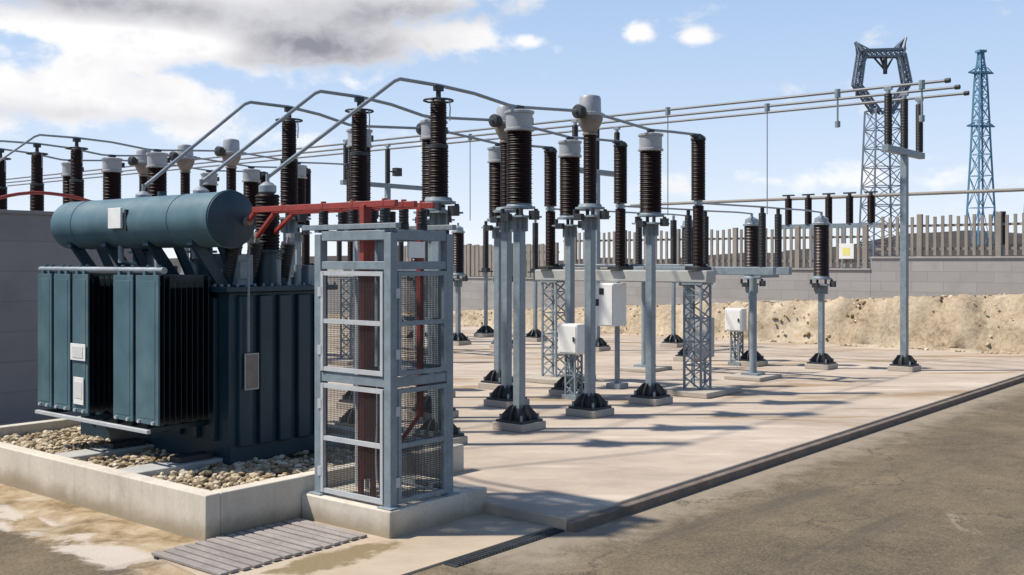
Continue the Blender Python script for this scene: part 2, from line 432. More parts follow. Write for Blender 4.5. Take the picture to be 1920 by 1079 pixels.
# sandy bank below the boundary wall
bk = MB(); NU, NV = 22, 480; grid = []
def bank_top(v): return 1.5-.052*max(0, v+1)
from mathutils import noise as mnoise
for j in range(NV+1):
    v = -30+j*(70/NV); row = []
    for i in range(NU+1):
        t = i/NU; u = 23.6+t*2.4
        zz = bank_top(v)*min(1, max(0, (t-.14)/.26))**.6+.02
        k = mnoise.fractal(Vector((u*1.3, v*1.1, 3.3)), .7, 2.1, 7)
        row.append(bk.bm.verts.new((u-.16*k*(.1 < t < .6)-.03*math.sin(v*.9), v, max(-.06, zz+(.03*k if t > .45 else .16*k*min(1, t*4)))-.06*(t == 0))))
    grid.append(row)
for j in range(NV):
    for i in range(NU):
        bk.bm.faces.new((grid[j][i], grid[j][i+1], grid[j+1][i+1], grid[j+1][i]))
tag(bk.build('terrain', M['sand'], ang=180, **YARD), kind='structure')
def rubble():
    bm = bmesh.new(); lay = bm.verts.layers.float.new('tone')
    ico = bmesh.new(); bmesh.ops.create_icosphere(ico, subdivisions=1, radius=1)
    base = [v.co.copy() for v in ico.verts]; tri = [[v.index for v in f.verts] for f in ico.faces]; ico.free()
    rr = random.Random(11)
    for _ in range(800):
        t = rr.random(); v = rr.uniform(-4, 24)
        u = 23.45+t*2.0; zz = bank_top(v)*min(1, max(0, ((u-23.6)/2.4-.14)/.26))**.6 if u > 23.94 else 0.0
        sz = rr.uniform(.02, .05)*(1.9 if rr.random() < .10 else 1)
        tone = rr.random(); c = Vector((u, v, zz+.02)); sc = (rr.uniform(.8, 1.5), rr.uniform(.8, 1.5), rr.uniform(.5, 1))
        vs = []
        for p in base:
            w = bm.verts.new(c+Vector((p.x*sc[0], p.y*sc[1], p.z*sc[2]))*sz*rr.uniform(.8, 1.15)); w[lay] = tone; vs.append(w)
        for f in tri: bm.faces.new([vs[i] for i in f])
    me = bpy.data.meshes.new('stones'); bm.to_mesh(me); bm.free(); me.materials.append(M['gravel'])
    o = bpy.data.objects.new('stones', me); COL.objects.link(o); o.location = W(0,0,0); o.rotation_euler.z = ANG
    tag(o, 'loose stones scattered over the sandy bank', 'stones', kind='stuff')
rubble()
# ground retained behind the wall and the scrub hill beyond
hl = MB(); hrows = []
for j in range(121):
    x = -160+j*5.5; row = []
    for i in range(9):
        t = i/8; y = 110+t*160
        hgt = 2.0+5.6*math.sin(t*math.pi)**.8*(.28+.72*min(1, max(0, (x-48)/22)))
        k = mnoise.fractal(Vector((x*.05, y*.05, 1.0)), .9, 2, 5)
        row.append(hl.bm.verts.new((x, y, -.6+(hgt+1.5*k)*math.sin(t*math.pi))))
    hrows.append(row)
for j in range(120):
    for i in range(8): hl.bm.faces.new((hrows[j][i], hrows[j+1][i], hrows[j+1][i+1], hrows[j][i+1]))
tag(hl.build('hill', M['hill'], ang=180), kind='structure')

# ------------------------------------------------------------------ boundary wall and fences
def wall(name, v0, v1, zt, label):
    b = MB().span((25.5, v0, -.3), (25.72, v1, zt)).span((25.46, v0, zt+.002), (25.76, v1, zt+.06))
    tag(b.build(name, M['boundary'], bevel=.01, **YARD), label, 'wall')
WA, WB, WC = (-30, 3.6), (3.603, 15.2), (15.203, 45)
wall('boundary_wall', *WA, 2.47, 'taller grey block wall at the right edge behind the sandy bank')
wall('boundary_wall', *WB, 2.12, 'grey block wall carrying the fence with the yellow sign')
wall('boundary_wall', *WC, 1.72, 'lowest grey block wall at far end left of the white posts')
def fence(v0, v1, z0, z1, label, vis0, vis1, w=.082):
    t = thing('palisade_fence', label, 'fence', W(25.6, v0, z0), ANG)
    p = MB(); n = int((vis1-vis0)/.215)
    for i in range(n):
        v = vis0+.1+i*.215-v0
        if i % 10 == 0: continue
        h = z1-z0-.02*(i*7%3)
        p.box((0, v, h/2+.01), (.055, w, h-.02))
    p.build('pickets', M['fence_conc'], t)
    for zr in (.18, (z1-z0)*.72):
        MB().span((.03, vis0-v0, zr), (.07, vis1-v0, zr+.07)).build('rail', M['fence_conc'], t)
    for i in range(0, n, 10):
        v = vis0+.1+i*.215-v0
        MB().box((.01, v, (z1-z0)/2), (.13, .15, z1-z0+.08)).build('fence_post', M['fence_conc'], t, bevel=.01)
    return t
fence(-30, 3.6, 2.54, 3.72, 'tall concrete picket fence on the wall at the right edge', -6.5, 3.5)
fence(3.6, 15.2, 2.19, 3.45, 'concrete picket fence with a yellow warning sign hung on it', 3.7, 15.1)
fence(15.2, 45, 1.79, 3.05, 'far low concrete picket fence left of the white cabinet', 15.3, 24, .165)
t = thing('warning_sign', 'small white warning plate with yellow symbol on the picket fence', 'sign', W(25.56, 4.35, 2.48))
MB().box((-.05, 0, .22), (.012, .46, .46)).build('plate', M['white'], t, bevel=.004)
tri = MB(); tri.bm.faces.new([tri.bm.verts.new(p) for p in ((-.0595, -.11, .10), (-.0595, .11, .10), (-.0595, .11, .32), (-.0595, -.11, .32))]); tri.build('symbol', M['yellow'], t)

# firewall left of the transformer
fw = MB().span((-7, 7.6, -.3), (4.2, 7.85, 3.1)); fw.span((-7.03, 7.57, 3.102), (4.23, 7.88, 3.16))
tag(fw.build('firewall', M['firewall'], bevel=.01, **YARD), 'tall shaded grey concrete firewall at the left edge behind the transformer', 'wall')

# ------------------------------------------------------------------ transformer basin
bw = MB()
T = .16; BV = 5.5; BU = 3.45
bw.span((0, 0, -.3), (T, BV, .30)); bw.span((T+.001, 0, -.3), (BU, T, .30))
bw.span((BU-T, T+.001, -.3), (BU, BV, .30)); bw.span((T+.001, BV-T, -.3), (BU-T-.001, BV, .30))
tag(bw.build('containment_wall', M['concrete'], bevel=.012, **YARD), 'low concrete basin wall around the teal transformer', 'wall')
RAILV = (1.70, 3.05)
for k, v in enumerate(RAILV):
    b = MB().span((T+.003, v, -.2), (BU-T-.003, v+.36, .235))
    tag(b.build('bearer_beam', M['beam_concrete'], bevel=.015, **YARD),
        'flat concrete bearer across the gravel, ' + ('nearer the basin corner' if k == 0 else 'nearer the left edge'), 'beam', 'concrete bearers under the transformer')
gb = MB().span((T+.002, T+.002, -.2), (BU-T-.002, BV-T-.002, .13))
tag(gb.build('ground', M['gravel_bed'], **YARD), kind='structure')
def gravel():
    bm = bmesh.new(); lay = bm.verts.layers.float.new('tone')
    ico = bmesh.new(); bmesh.ops.create_icosphere(ico, subdivisions=1, radius=1)
    base = [v.co.copy() for v in ico.verts]; tri = [[v.index for v in f.verts] for f in ico.faces]; ico.free()
    for _ in range(6200):
        u = random.uniform(T+.03, BU-T-.03); v = random.uniform(T+.03, BV-T-.03)
        if any(r-.02 < v < r+.38 for r in RAILV): continue
        if u > 1.9 and v > 1.2 and random.random() < .8: continue
        s = random.uniform(.022, .05); tone = random.random()**1.1
        sc = Vector((random.uniform(.8, 1.5), random.uniform(.7, 1.2), random.uniform(.5, .9)))*s
        R = Matrix.Rotation(random.uniform(0, 6.28), 3, 'Z') @ Matrix.Rotation(random.uniform(-.5, .5), 3, 'X')
        c = Vector((u, v, .135+random.uniform(0, .055)))
        vs = []
        for p in base:
            q = Vector((p.x*sc.x, p.y*sc.y, p.z*sc.z))*random.uniform(.85, 1.12)
            w = bm.verts.new(c+R @ q); w[lay] = tone; vs.append(w)
        for f in tri: bm.faces.new([vs[i] for i in f])
    me = bpy.data.meshes.new('gravel'); bm.to_mesh(me); bm.free()
    me.materials.append(M['gravel'])
    o = bpy.data.objects.new('gravel', me); COL.objects.link(o); o.location = W(0,0,0); o.rotation_euler.z = ANG
    tag(o, 'loose tan pebbles filling the transformer basin', 'gravel', kind='stuff')
gravel()

# boards over the cable trench in front
tc = thing('trench_cover', 'weathered slatted trench cover on the ground beside the basin corner', 'trench cover', W(0, 0, -.12))
nb = 15
for i in range(nb):
    u0 = -.58+i*(1.60/nb)
    MB().span((u0, -1.04+random.uniform(-.012, .012), .025), (u0+1.60/nb-.028, -.06+random.uniform(-.01, .01), .046+random.uniform(0, .006))).build('board', M['wood'], tc, bevel=.004)
MB().span((-.58, -1.0, 0), (1.02, -.95, .025)).span((-.58, -.15, 0), (1.02, -.1, .025)).span((-.58, -.55, 0), (1.02, -.5, .025)).build('bearer', M['dark_steel'], tc)

# ------------------------------------------------------------------ power transformer
tr = thing('power_transformer', 'large teal power transformer with radiators standing in the gravel basin', 'transformer', W(0, 0, .13))
Z0 = .13
def z(a): return a-Z0
TU0, TU1, TV0, TV1 = 1.38, 2.75, 1.58, 4.75
tk = MB().span((TU0, TV0, z(.165)), (TU1, TV1, z(2.06)))
for i in range(5):
    u = TU0+.10+i*.27
    tk.span((u, TV0-.06, z(.36)), (u+.17, TV0-.001, z(2.02)))
for i in range(9):
    v = TV0+.2+i*.33
    tk.span((TU0-.06, v, z(.42)), (TU0-.001, v+.09, z(2.0)))
tank = tk.build('tank', M['teal_shaded'], tr, bevel=.012)
MB().span((TU0-.10, TV0-.10, z(2.062)), (TU1+.1, TV1+.1, z(2.12))).build('cover_flange', M['teal_shaded'], tank, bevel=.006)
bl = MB()
for i in range(14): bl.cyl((TU0-.05+i*.115, TV0-.06, z(2.12)), (TU0-.05+i*.115, TV0-.06, z(2.15)), .016, n=6)
for i in range(26): bl.cyl((TU0-.06, TV0+.05+i*.122, z(2.12)), (TU0-.06, TV0+.05+i*.122, z(2.15)), .016, n=6)
bl.build('bolt_row', M['galv'], tank)
sk = MB()
for v in (1.78, 3.13): sk.span((.9, v, z(.238)), (TU0-.07, v+.2, z(.298)))
sk.build('skid', M['dark_steel'], tr)
for a, b in ((1.72, 2.15), (2.21, 2.60), (3.14, 3.48), (3.54, 3.91), (3.97, 4.30)):
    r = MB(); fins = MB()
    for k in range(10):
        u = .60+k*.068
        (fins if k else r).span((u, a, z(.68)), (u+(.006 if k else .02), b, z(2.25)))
    w = b-a
    for q in range(1):                           # shallow pressed flutes on the outer plate
        c = a+(q+.5)*w
        r.span((.5955, c-w*.36, z(.74)), (.5995, c+w*.36, z(2.19)))
    for zz in (.76, 2.17): r.cyl((.605, (a+b)/2, z(zz)), (1.40, (a+b)/2, z(zz)), .05, n=12)
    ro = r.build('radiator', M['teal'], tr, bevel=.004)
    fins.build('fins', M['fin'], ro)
    bb = MB()
    for vv in (a+.08, b-.08): bb.cyl((.573, vv, z(.70)), (.595, vv, z(.70)), .018, n=8)
    bb.build('drain_plug', M['galv_light'], ro)
MB().tube([(.66, 1.70, z(2.30)), (.66, 4.34, z(2.30))], .036, 12).build('header_pipe', M['alu'], tr)
vl = MB()
for a in (1.8, 2.0, 2.3, 2.5, 3.25, 3.4, 3.65, 3.8, 4.05, 4.2):
    vl.cyl((.66, a, z(2.25)), (.66, a, z(2.36)), .022, n=8); vl.box((.63, a, z(2.27)), (.05, .05, .05))
vl.build('vent_valve', M['teal'], tr)
MB().span((.555, 1.86, z(.585)), (.60, 4.28, z(.625))).build('lower_rail', M['galv_light'], tr, bevel=.004)
rs = MB()
for v in (2.0, 3.3, 4.2): rs.bar((.6, v, z(.6)), (1.4, v, z(.6)), .05)
rs.build('rail_bracket', M['teal_shaded'], tr)
def plate(name, u0, u1, v0, v1, z0, z1, mat): MB().span((u0, v0, z(z0)), (u1, v1, z(z1))).build(name, mat, tr, bevel=.003)
plate('notice_plate', .578, .586, 3.16, 3.49, 1.27, 1.46, M['white'])
plate('notice_plate', .578, .586, 3.20, 3.42, .77, 1.08, M['white'])
plate('print_panel', .5735, .5775, 3.21, 3.44, 1.30, 1.43, M['print_grey'])
plate('print_panel', .5735, .5775, 3.225, 3.395, .84, 1.03, M['print_grey'])
plate('rating_plate', 1.52, 1.68, TV0-.10, TV0-.085, 1.0, 1.37, M['tan_paint'])
MB().span((1.505, TV0-.105, z(.985)), (1.695, TV0-.101, z(1.0))).span((1.505, TV0-.105, z(1.37)), (1.695, TV0-.101, z(1.385))).span((1.505, TV0-.1045, z(.985)), (1.52, TV0-.1012, z(1.385))).span((1.68, TV0-.1045, z(.985)), (1.695, TV0-.1012, z(1.385))).build('plate_frame', M['alu_bright'], tr)
MB().tube([(1.56, TV0-.1, z(1.40)), (1.56, TV0-.1, z(2.2)), (1.56, TV0-.1, z(2.55))], .014, 8).build('conduit', M['galv'], tr)
# conservator on brackets
cu, cz, cr, cv0, cv1 = 1.2, z(2.845), .297, 1.28, 4.62
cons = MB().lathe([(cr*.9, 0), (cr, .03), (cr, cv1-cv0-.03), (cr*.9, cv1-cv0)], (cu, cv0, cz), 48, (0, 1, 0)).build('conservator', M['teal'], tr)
MB().lathe([(.001, -.05), (cr*.35, -.045), (cr*.7, -.03), (cr*.93, -.005), (cr*1.02, .0), (cr*1.02, .02)], (cu, cv0-.004, cz), 48, (0, 1, 0)).build('end_cap', M['teal_shaded'], cons)
MB().lathe([(cr+.002, 0), (cr+.014, .004), (cr+.014, .03), (cr+.002, .034)], (cu, cv0+.02, cz), 48, (0, 1, 0)).build('end_flange', M['teal'], cons)
for vv in (2.05, 4.1): MB().lathe([(cr+.001, 0), (cr+.006, .003), (cr+.006, .022), (cr+.001, .025)], (cu, vv, cz), 48, (0, 1, 0)).build('weld_band', M['teal'], cons)
MB().cyl((cu, 2.6, cz+cr-.01), (cu, 2.6, cz+cr+.05), .05, n=14).build('filler_cap', M['teal_shaded'], cons)
MB().lathe([(.045, -.11), (.05, -.07), (.05, 0)], (cu+.15, cv0+.0, cz-.02), 16, (0, 1, 0)).build('oil_gauge', M['tan_paint'], cons)
MB().box((cu-cr-.02, 3.05, cz+.045), (.03, .27, .235)).build('sight_plate', M['white'], cons, bevel=.004)
MB().box((cu-cr+.02, 2.87, cz+.02), (.05, .03, .24)).build('plate_edge', M['dark_steel'], cons)
for v in (1.75, 2.6, 3.5, 4.3):
    b = MB().bar((cu-.15, v, cz-.22), (cu+.22, v, z(2.12)), .06, .12).bar((cu+.18, v, cz-.22), (cu+.42, v, z(2.12)), .05, .1).box((cu, v, cz-.245), (.42, .1, .05))
    b.build('bracket', M['teal_shaded'], tr)
pp = MB().tube([(cu+.1, 2.1, cz-.25), (cu+.1, 2.1, z(2.45)), (cu+.5, 2.1, z(2.35)), (cu+.7, 2.1, z(2.12))], .045, 12)
pp.tube([(cu-.1, 3.3, cz-.25), (cu-.1, 3.3, z(2.4)), (cu+.3, 3.6, z(2.32)), (cu+.3, 3.6, z(2.1))], .035, 10)
pp.box((cu+.42, 2.1, z(2.4)), (.22, .16, .17))
pp.build('oil_pipe', M['galv'], tr)
fit = MB()
fr = random.Random(3)
for i in range(16):
    u = fr.uniform(1.45, 2.7); v = fr.uniform(1.65, 4.5); h = fr.uniform(.08, .24)
    if i % 2: fit.box((u, v, z(2.12)+h/2), (fr.uniform(.08, .2), fr.uniform(.08, .2), h))
    else: fit.cyl((u, v, z(2.12)), (u, v, z(2.12)+h), fr.uniform(.03, .08), n=12)
fit.build('cover_fitting', M['teal_shaded'], tr, bevel=.006)
MB().box((1.62, 1.72, z(2.30)), (.2, .22, .34)).box((1.60, 1.60, z(2.30)), (.14, .012, .2)).build('relay_box', M['galv'], tr, bevel=.01)
MB().cyl((2.05, 1.62, z(2.12)), (2.05, 1.62, z(2.42)), .05).cyl((2.35, 1.62, z(2.12)), (2.35, 1.62, z(2.36)), .04).box((2.6, 1.66, z(2.24)), (.2, .12, .22)).build('valve_stub', M['galv'], tr)
HVB = []
for v in (1.72, 3.02, 4.3):
    bu = 2.0
    o = MB().cyl((bu, v, z(2.12)), (bu, v, z(2.50)), .15, .13, 20).cyl((bu, v, z(2.50)), (bu, v, z(2.53)), .19, n=20).build('bushing_turret', M['teal_shaded'], tr)
    MB().sheds(z(2.53), z(3.16), .085, .14, .055, (bu, v, 0)).build('bushing', M['porcelain'], o)
    MB().lathe([(.07, 0), (.10, .03), (.10, .10), (.05, .14), (.022, .15), (.022, .24)], (bu, v, z(3.16)), 16).build('bushing_cap', M['alu'], o)
    HVB.append((bu, v, 3.36))
LVB = []
for u, v in ((1.52, 1.72), (1.80, 1.72), (2.08, 1.86), (2.36, 1.86)):
    d = Vector((0, -.30, .95)).normalized(); p0 = Vector((u, v+.1, z(2.10)))
    o = MB().cyl(p0, p0+d*.14, .085, n=14).build('bushing_base', M['teal_shaded'], tr)
    MB().sheds(0, .40, .05, .088, .05, p0+d*.14, 14, d).build('bushing', M['black_rubber'], o)
    q = p0+d*.54
    MB().cyl(q, q+d*.09, .03, n=10).box(q+d*.09, (.05, .09, .05)).build('terminal', M['alu_bright'], o)
    LVB.append((q.x, q.y, q.z+Z0+.08))

# ------------------------------------------------------------------ post-mounted apparatus
def base_parts(root, hp, r=.095):
    MB().box((0, 0, .055), (.55, .55, .11)).build('footing', M['concrete_pad'], root, bevel=.012)
    b = MB().box((0, 0, .127), (.48, .48, .032))
    for k in range(8):
        a = k*math.pi/4+math.pi/8*0
        ca, sa = math.cos(a), math.sin(a)
        L = .21 if k % 2 == 0 else .265
        n = Vector((-sa, ca, 0))*.012
        pts = [Vector((ca*r*.9, sa*r*.9, .143)), Vector((ca*L, sa*L, .143)), Vector((ca*L, sa*L, .20)), Vector((ca*(r+.05), sa*(r+.05), .33)), Vector((ca*r*.9, sa*r*.9, .345))]
        A = [b.bm.verts.new(p+n) for p in pts]; B = [b.bm.verts.new(p-n) for p in pts]
        b.bm.faces.new(A); b.bm.faces.new(B[::-1])
        for i in range(5): b.bm.faces.new((A[i], B[i], B[(i+1)%5], A[(i+1)%5]))
    ab = MB()
    for sx in (-1, 1):
        for sy in (-1, 1): ab.cyl((sx*.19, sy*.19, .143), (sx*.19, sy*.19, .22), .02, n=6)
    b.lathe([(r+.05, .143), (r+.045, .22), (r+.004, .30)], n=16)
    bp = b.build('base_plate', M['dark_steel'], root); ab.build('anchor_bolt', M['galv'], bp)
    q = r*1.40
    MB().box((0, 0, (.15+hp)/2), (q, q, hp-.15)).build('post', M['galv'], root, bevel=.014)
def head_bracket(root, hp):
    b = MB().box((0, 0, hp+.013), (.46, .46, .026)).box((0, 0, hp-.10), (.30, .03, .19)).box((0, 0, hp-.10), (.03, .30, .19))
    hp_o = b.build('head_plate', M['galv'], root)
    s = MB()
    for sx in (-1, 1):
        for sy in (-1, 1): s.cyl((sx*.17, sy*.17, hp+.026), (sx*.17, sy*.17, hp+.13), .03, n=8)
    s.box((.0, -.27, hp+.03), (.12, .1, .13)).box((-.27, .02, hp+.0), (.09, .14, .1))
    s.box((.22, .2, hp-.06), (.1, .1, .15))
    s.build('mounting_stud', M['dark_steel'], hp_o)
    MB().lathe([(.23, hp+.13), (.23, hp+.16), (.19, hp+.165), (.17, hp+.21)], n=20).build('flange', M['galv'], root)
def make_vt():
    t = thing('voltage_transformer', '', 'voltage transformer', (0, 0, 0))
    base_parts(t, 3.02); head_bracket(t, 3.02)
    MB().sheds(3.22, 4.25, .135, .19, .052, n=24).build('porcelain', M['porcelain'], t)
    MB().lathe([(.17, 4.245), (.215, 4.26), (.215, 4.29), (.19, 4.30), (.192, 4.33), (.192, 4.50), (.215, 4.51), (.215, 4.54), (.17, 4.555), (.03, 4.565)], n=28).build('head_tank', M['alu_bright'], t)
    MB().cyl((0, 0, 4.55), (0, 0, 4.62), .022, n=10).box((0, 0, 4.60), (.14, .07, .05)).box((.22, 0, 4.42), (.07, .12, .1)).build('terminal', M['dark_steel'], t)
    return t
def make_ct():
    t = thing('current_transformer', '', 'current transformer', (0, 0, 0))
    base_parts(t, 3.08); head_bracket(t, 3.08)
    MB().sheds(3.28, 4.36, .068, .108, .05, n=20).build('porcelain', M['porcelain'], t)
    MB().lathe([(.09, 4.355), (.12, 4.365), (.12, 4.39), (.10, 4.40), (.17, 4.52), (.20, 4.60), (.20, 4.66)], n=28).build('head_cone', M['tan_paint'], t)
    MB().lathe([(.21, 4.655), (.21, 4.70), (.175, 4.71), (.17, 4.93), (.155, 4.965), (.08, 4.985), (.02, 4.99)], n=28).build('head_tank', M['alu_bright'], t)
    MB().lathe([(.055, 0), (.055, .06), (.10, .065), (.11, .16), (.09, .19), (.03, .2)], (-.17, 0, 4.70), 20, (-1, 0, 0)).build('primary_terminal', M['dark_steel'], t)
    MB().lathe([(.05, 0), (.05, .1), (.03, .12)], (.17, 0, 4.70), 16, (1, 0, 0)).box((.31, 0, 4.70), (.1, .08, .06)).build('primary_terminal', M['alu'], t)
    return t
def make_arrester():
    t = thing('surge_arrester', '', 'surge arrester', (0, 0, 0))
    base_parts(t, 3.02); head_bracket(t, 3.02)
    MB().sheds(3.22, 3.86, .085, .135, .05, n=20).build('porcelain', M['porcelain'], t)
    MB().lathe([(.11, 3.86), (.13, 3.87), (.13, 3.92), (.10, 3.93)], n=20).build('middle_flange', M['dark_steel'], t)
    MB().sheds(3.93, 4.46, .07, .112, .05, n=20).build('porcelain', M['porcelain'], t)
    r = MB().torus((0, 0, 4.50), .19, .014).lathe([(.09, 4.46), (.10, 4.48), (.07, 4.53), (.035, 4.54), (.03, 4.67)], n=16)
    for k in range(4):
        a = k*math.pi/2; r.cyl((0, 0, 4.50), (.19*math.cos(a), .19*math.sin(a), 4.50), .01, n=6)
    r.box((0, 0, 4.66), (.12, .08, .07))
    r.build('grading_ring', M['dark_steel'], t)
    MB().tube([(.0, -.19, 4.50), (0, -.21, 4.38), (0, -.2, 4.22)], .009, 6).build('spark_rod', M['alu'], t)
    return t
PHA = (1.4, 2.92, 4.46)               # arresters
PH = (1.4, 3.09, 4.76)                   # the three phases across the yard
BAY = 9.27
UA, UB, UC, UD, UE, UG, UF = 4.5, 6.18, 7.93, 9.7, 11.33, 14.25, 16.8
order = ('rightmost', 'middle one', 'leftmost')
place_copies(make_arrester(),
  [(W(UA, v), f'slim black ringed surge arrester above the red busbars, {order[i]} of three') for i, v in enumerate(PHA)] +
  [(W(UA, v+BAY), f'distant slim surge arrester beyond the firewall at the left edge, {order[i]} of three') for i, v in enumerate(PHA)],
  'surge arresters on posts')
place_copies(make_vt(),
  [(W(UB, PH[0]), 'stout brown insulator with pale cap, largest of all, on the nearest grey post'),
   (W(UB, PH[1]), 'stout brown insulator behind the right end of the red busbars'),
   (W(UB, PH[2]), 'stout brown insulator behind the middle of the red busbars')] +
  [(W(UB, v+BAY), f'distant stout capped insulator standing above the conservator, {order[i]} of three') for i, v in enumerate(PH)] +
  [(W(UD, PH[0]), 'stout brown insulator with pale cap on the post right of the white cabinet'),
   (W(UD, PH[1]), 'stout brown insulator with pale cap on the post behind the low white box'),
   (W(UD, PH[2]), 'stout brown insulator just left of and behind the largest one')] +
  [(W(UD, v+BAY), f'distant capped insulator near the conservator end cap, {order[i]} of three') for i, v in enumerate(PH)],
  'stout brown voltage transformers on posts')
place_copies(make_ct(),
  [(W(UC, PH[0]), 'slim current transformer whose tall white head stands highest of all'),
   (W(UC, PH[1]), 'slim current transformer with its head half hidden behind the largest insulator'),
   (W(UC, PH[2]), 'slim current transformer with its head behind the rightmost bent tube support')] +
  [(W(UC, v+BAY), f'distant current transformer with bulbous head above the conservator, {order[i]} of three') for i, v in enumerate(PH)],
  'current transformers with bulbous heads')
# smaller instrument transformers in the far row
def make_small_vt():
    t = thing('small_voltage_transformer', '', 'voltage transformer', (0, 0, 0))
    base_parts(t, 1.86, .085); head_bracket(t, 1.86)
    MB().sheds(2.07, 3.20, .13, .18, .052, n=22).build('porcelain', M['red_brown'], t)
    MB().lathe([(.16, 3.2), (.20, 3.21), (.20, 3.25), (.16, 3.27), (.15, 3.36), (.06, 3.41), (.03, 3.42), (.03, 3.50)], n=24).build('head_tank', M['alu'], t)
    return t
place_copies(make_small_vt(),
  [(W(17.1, 1.55), 'single brown insulator on a short post left of the tall crossarm post'),
   (W(16.7, 3.05), 'brown insulator on a short post between the lattice column and the yellow sign'),
   (W(16.8, 4.75), 'reddish brown short insulator behind the lattice column')] +
  [(W(16.9, PH[i]+BAY), f'distant short-post brown insulator seen past the cage, {order[i]} of three') for i in range(3)],
  'short post insulators in the far row')

# ------------------------------------------------------------------ disconnectors
def lattice(mb, u, v, w, z0, z1, n, bar=.035, brace=.022):
    h = w/2
    for sx in (-1, 1):
        for sy in (-1, 1): mb.bar((u+sx*h, v+sy*h, z0), (u+sx*h, v+sy*h, z1), bar)
    dz = (z1-z0)/n
    for i in range(n):
        a, b = z0+i*dz, z0+(i+1)*dz
        if i % 2: a, b = b, a
        for sx in (-1, 1):
            mb.bar((u+sx*h, v-h, a), (u+sx*h, v+h, b), brace); mb.bar((u-h, v+sx*h, a), (u+h, v+sx*h, b), brace)
        m = max(a, b)
        if i % 2: 
            for sx in (-1, 1): mb.bar((u+sx*h, v-h, m), (u+sx*h, v+h, m), brace); mb.bar((u-h, v+sx*h, m), (u+h, v+sx*h, m), brace)
def make_disconnector():
    t = thing('disconnector', '', 'disconnector', (0, 0, 0))
    MB().box((0, 0, 2.12), (.34, 3.9, .22)).build('beam', M['beam_concrete'], t, bevel=.02)
    for v in (-1.66, 1.58):
        MB().span((-.55, v-.5, 0), (.75, v+.5, .10)).build('footing', M['concrete_pad'], t, bevel=.015)
        m = MB(); lattice(m, 0, v, .34, .10, 2.0, 9); m.box((0, v, 1.99), (.42, .42, .03))
        m.build('lattice_column', M['galv'], t)
    for v in (-1.68, 0, 1.68):
        MB().box((0, v, 2.265), (.5, .26, .06)).box((.2, v, 2.32), (.1, .1, .06)).build('mount', M['dark_steel'], t)
        MB().sheds(2.30, 3.40, .065, .105, .05, (0, v, 0), 16).build('insulator', M['porcelain'], t)
        MB().cyl((0, v, 3.40), (0, v, 3.50), .075, n=14).box((0, v, 3.45), (.24, .06, .06)).build('clamp', M['alu'], t)
        MB().sheds(3.50, 4.58, .085, .132, .05, (0, v, 0), 18).build('insulator', M['porcelain'], t)
        MB().lathe([(.13, 4.58), (.14, 4.6), (.12, 4.65), (.05, 4.66), (.04, 4.70)], (0, v, 0), 16).box((-.05, v, 4.66), (.34, .08, .05)).build('contact', M['dark_steel'], t)
    MB().tube([(.22, -1.75, 2.32), (.22, 1.75, 2.32)], .022, 8).build('drive_rod', M['galv'], t)
    return t
place_copies(make_disconnector(),
  [(W(UE, PH[1]), 'disconnector of three tall stacked insulators on a pale beam with lattice columns'),
   (W(UE, PH[1]+BAY), 'distant disconnector seen between the conservator and the cage')], 'disconnectors on lattice columns')
g = thing('earthing_switch', 'low frame with pairs of thin black insulators behind the pale beam', 'switch', W(UG, PH[1]))
MB().box((-.36, -.15, 2.2), (.14, 3.6, .16)).box((.36, -.15, 2.2), (.14, 3.6, .16)).build('beam', M['galv'], g, bevel=.01)
MB().box((0, -1.6, 2.09), (.86, .14, .05)).box((0, 1.3, 2.09), (.86, .14, .05)).build('cross_beam', M['galv'], g)
for v in (-1.3, 1.3):
    MB().span((-.5, v-.4, 0), (.5, v+.4, .08)).build('footing', M['concrete_pad'], g, bevel=.015)
    MB().cyl((0, v, .08), (0, v, 2.06), .075, n=16).box((0, v, .1), (.36, .36, .04)).build('leg', M['galv'], g)
for v in (-1.68, 0, 1.68):
    for u in (-.36, .36):
        MB().sheds(2.28, 3.36, .045, .078, .05, (u, v, 0), 14).cyl((u, v, 3.36), (u, v, 3.47), .04, n=10).build('insulator', M['black_rubber'], g)

place_copies(g, [(W(UG, PH[1]), 'low frame with pairs of thin black insulators behind the pale beam'), (W(UG, PH[1]+BAY), 'distant low frame of thin black insulators seen above the cage')], 'earthing switches on low frames')
# ------------------------------------------------------------------ tubes joining the apparatus
LAST = [None]
def tube(name, pts, r, label, cat, group, mat, smooth=0, n=10):
    o = MB().tube([Vector(p) for p in pts], r, n, smooth).build(name, mat, **YARD)
    LAST[0] = o
    return tag(o, label, cat, group)
for i, v in enumerate(PH):
    b = HVB[i]
    for bay in (0, 1):
        o = bay*BAY
        first = [(b[0], b[1]+o, 3.36)] if not bay else [(1.95, v+o, 3.3)]
        pts = first + [(3.70, PHA[i]+o, 4.65), (3.8, PHA[i]+o, 4.69), (4.5, PHA[i]+o, 4.70), (5.2, (PHA[i]+v)/2+o, 4.68), (5.95, v+o, 4.605), (6.18, v+o, 4.605), (7.5, v+o, 4.70), (8.4, v+o, 4.70), (9.7, v+o, 4.615), (10.4, v+o, 4.65), (11.4, v+o, 4.685)]
        where = ('nearest the kerb', 'middle of three', 'farthest from the kerb')[i]
        tube('tubular_conductor', pts, .024 if not bay else .02,
             (f'grey bent tube rising from the teal transformer, {where}' if not bay else f'distant bent tube above the conservator and firewall, {where}'),
             'conductor', 'bent tubes joining the apparatus', M['alu'])
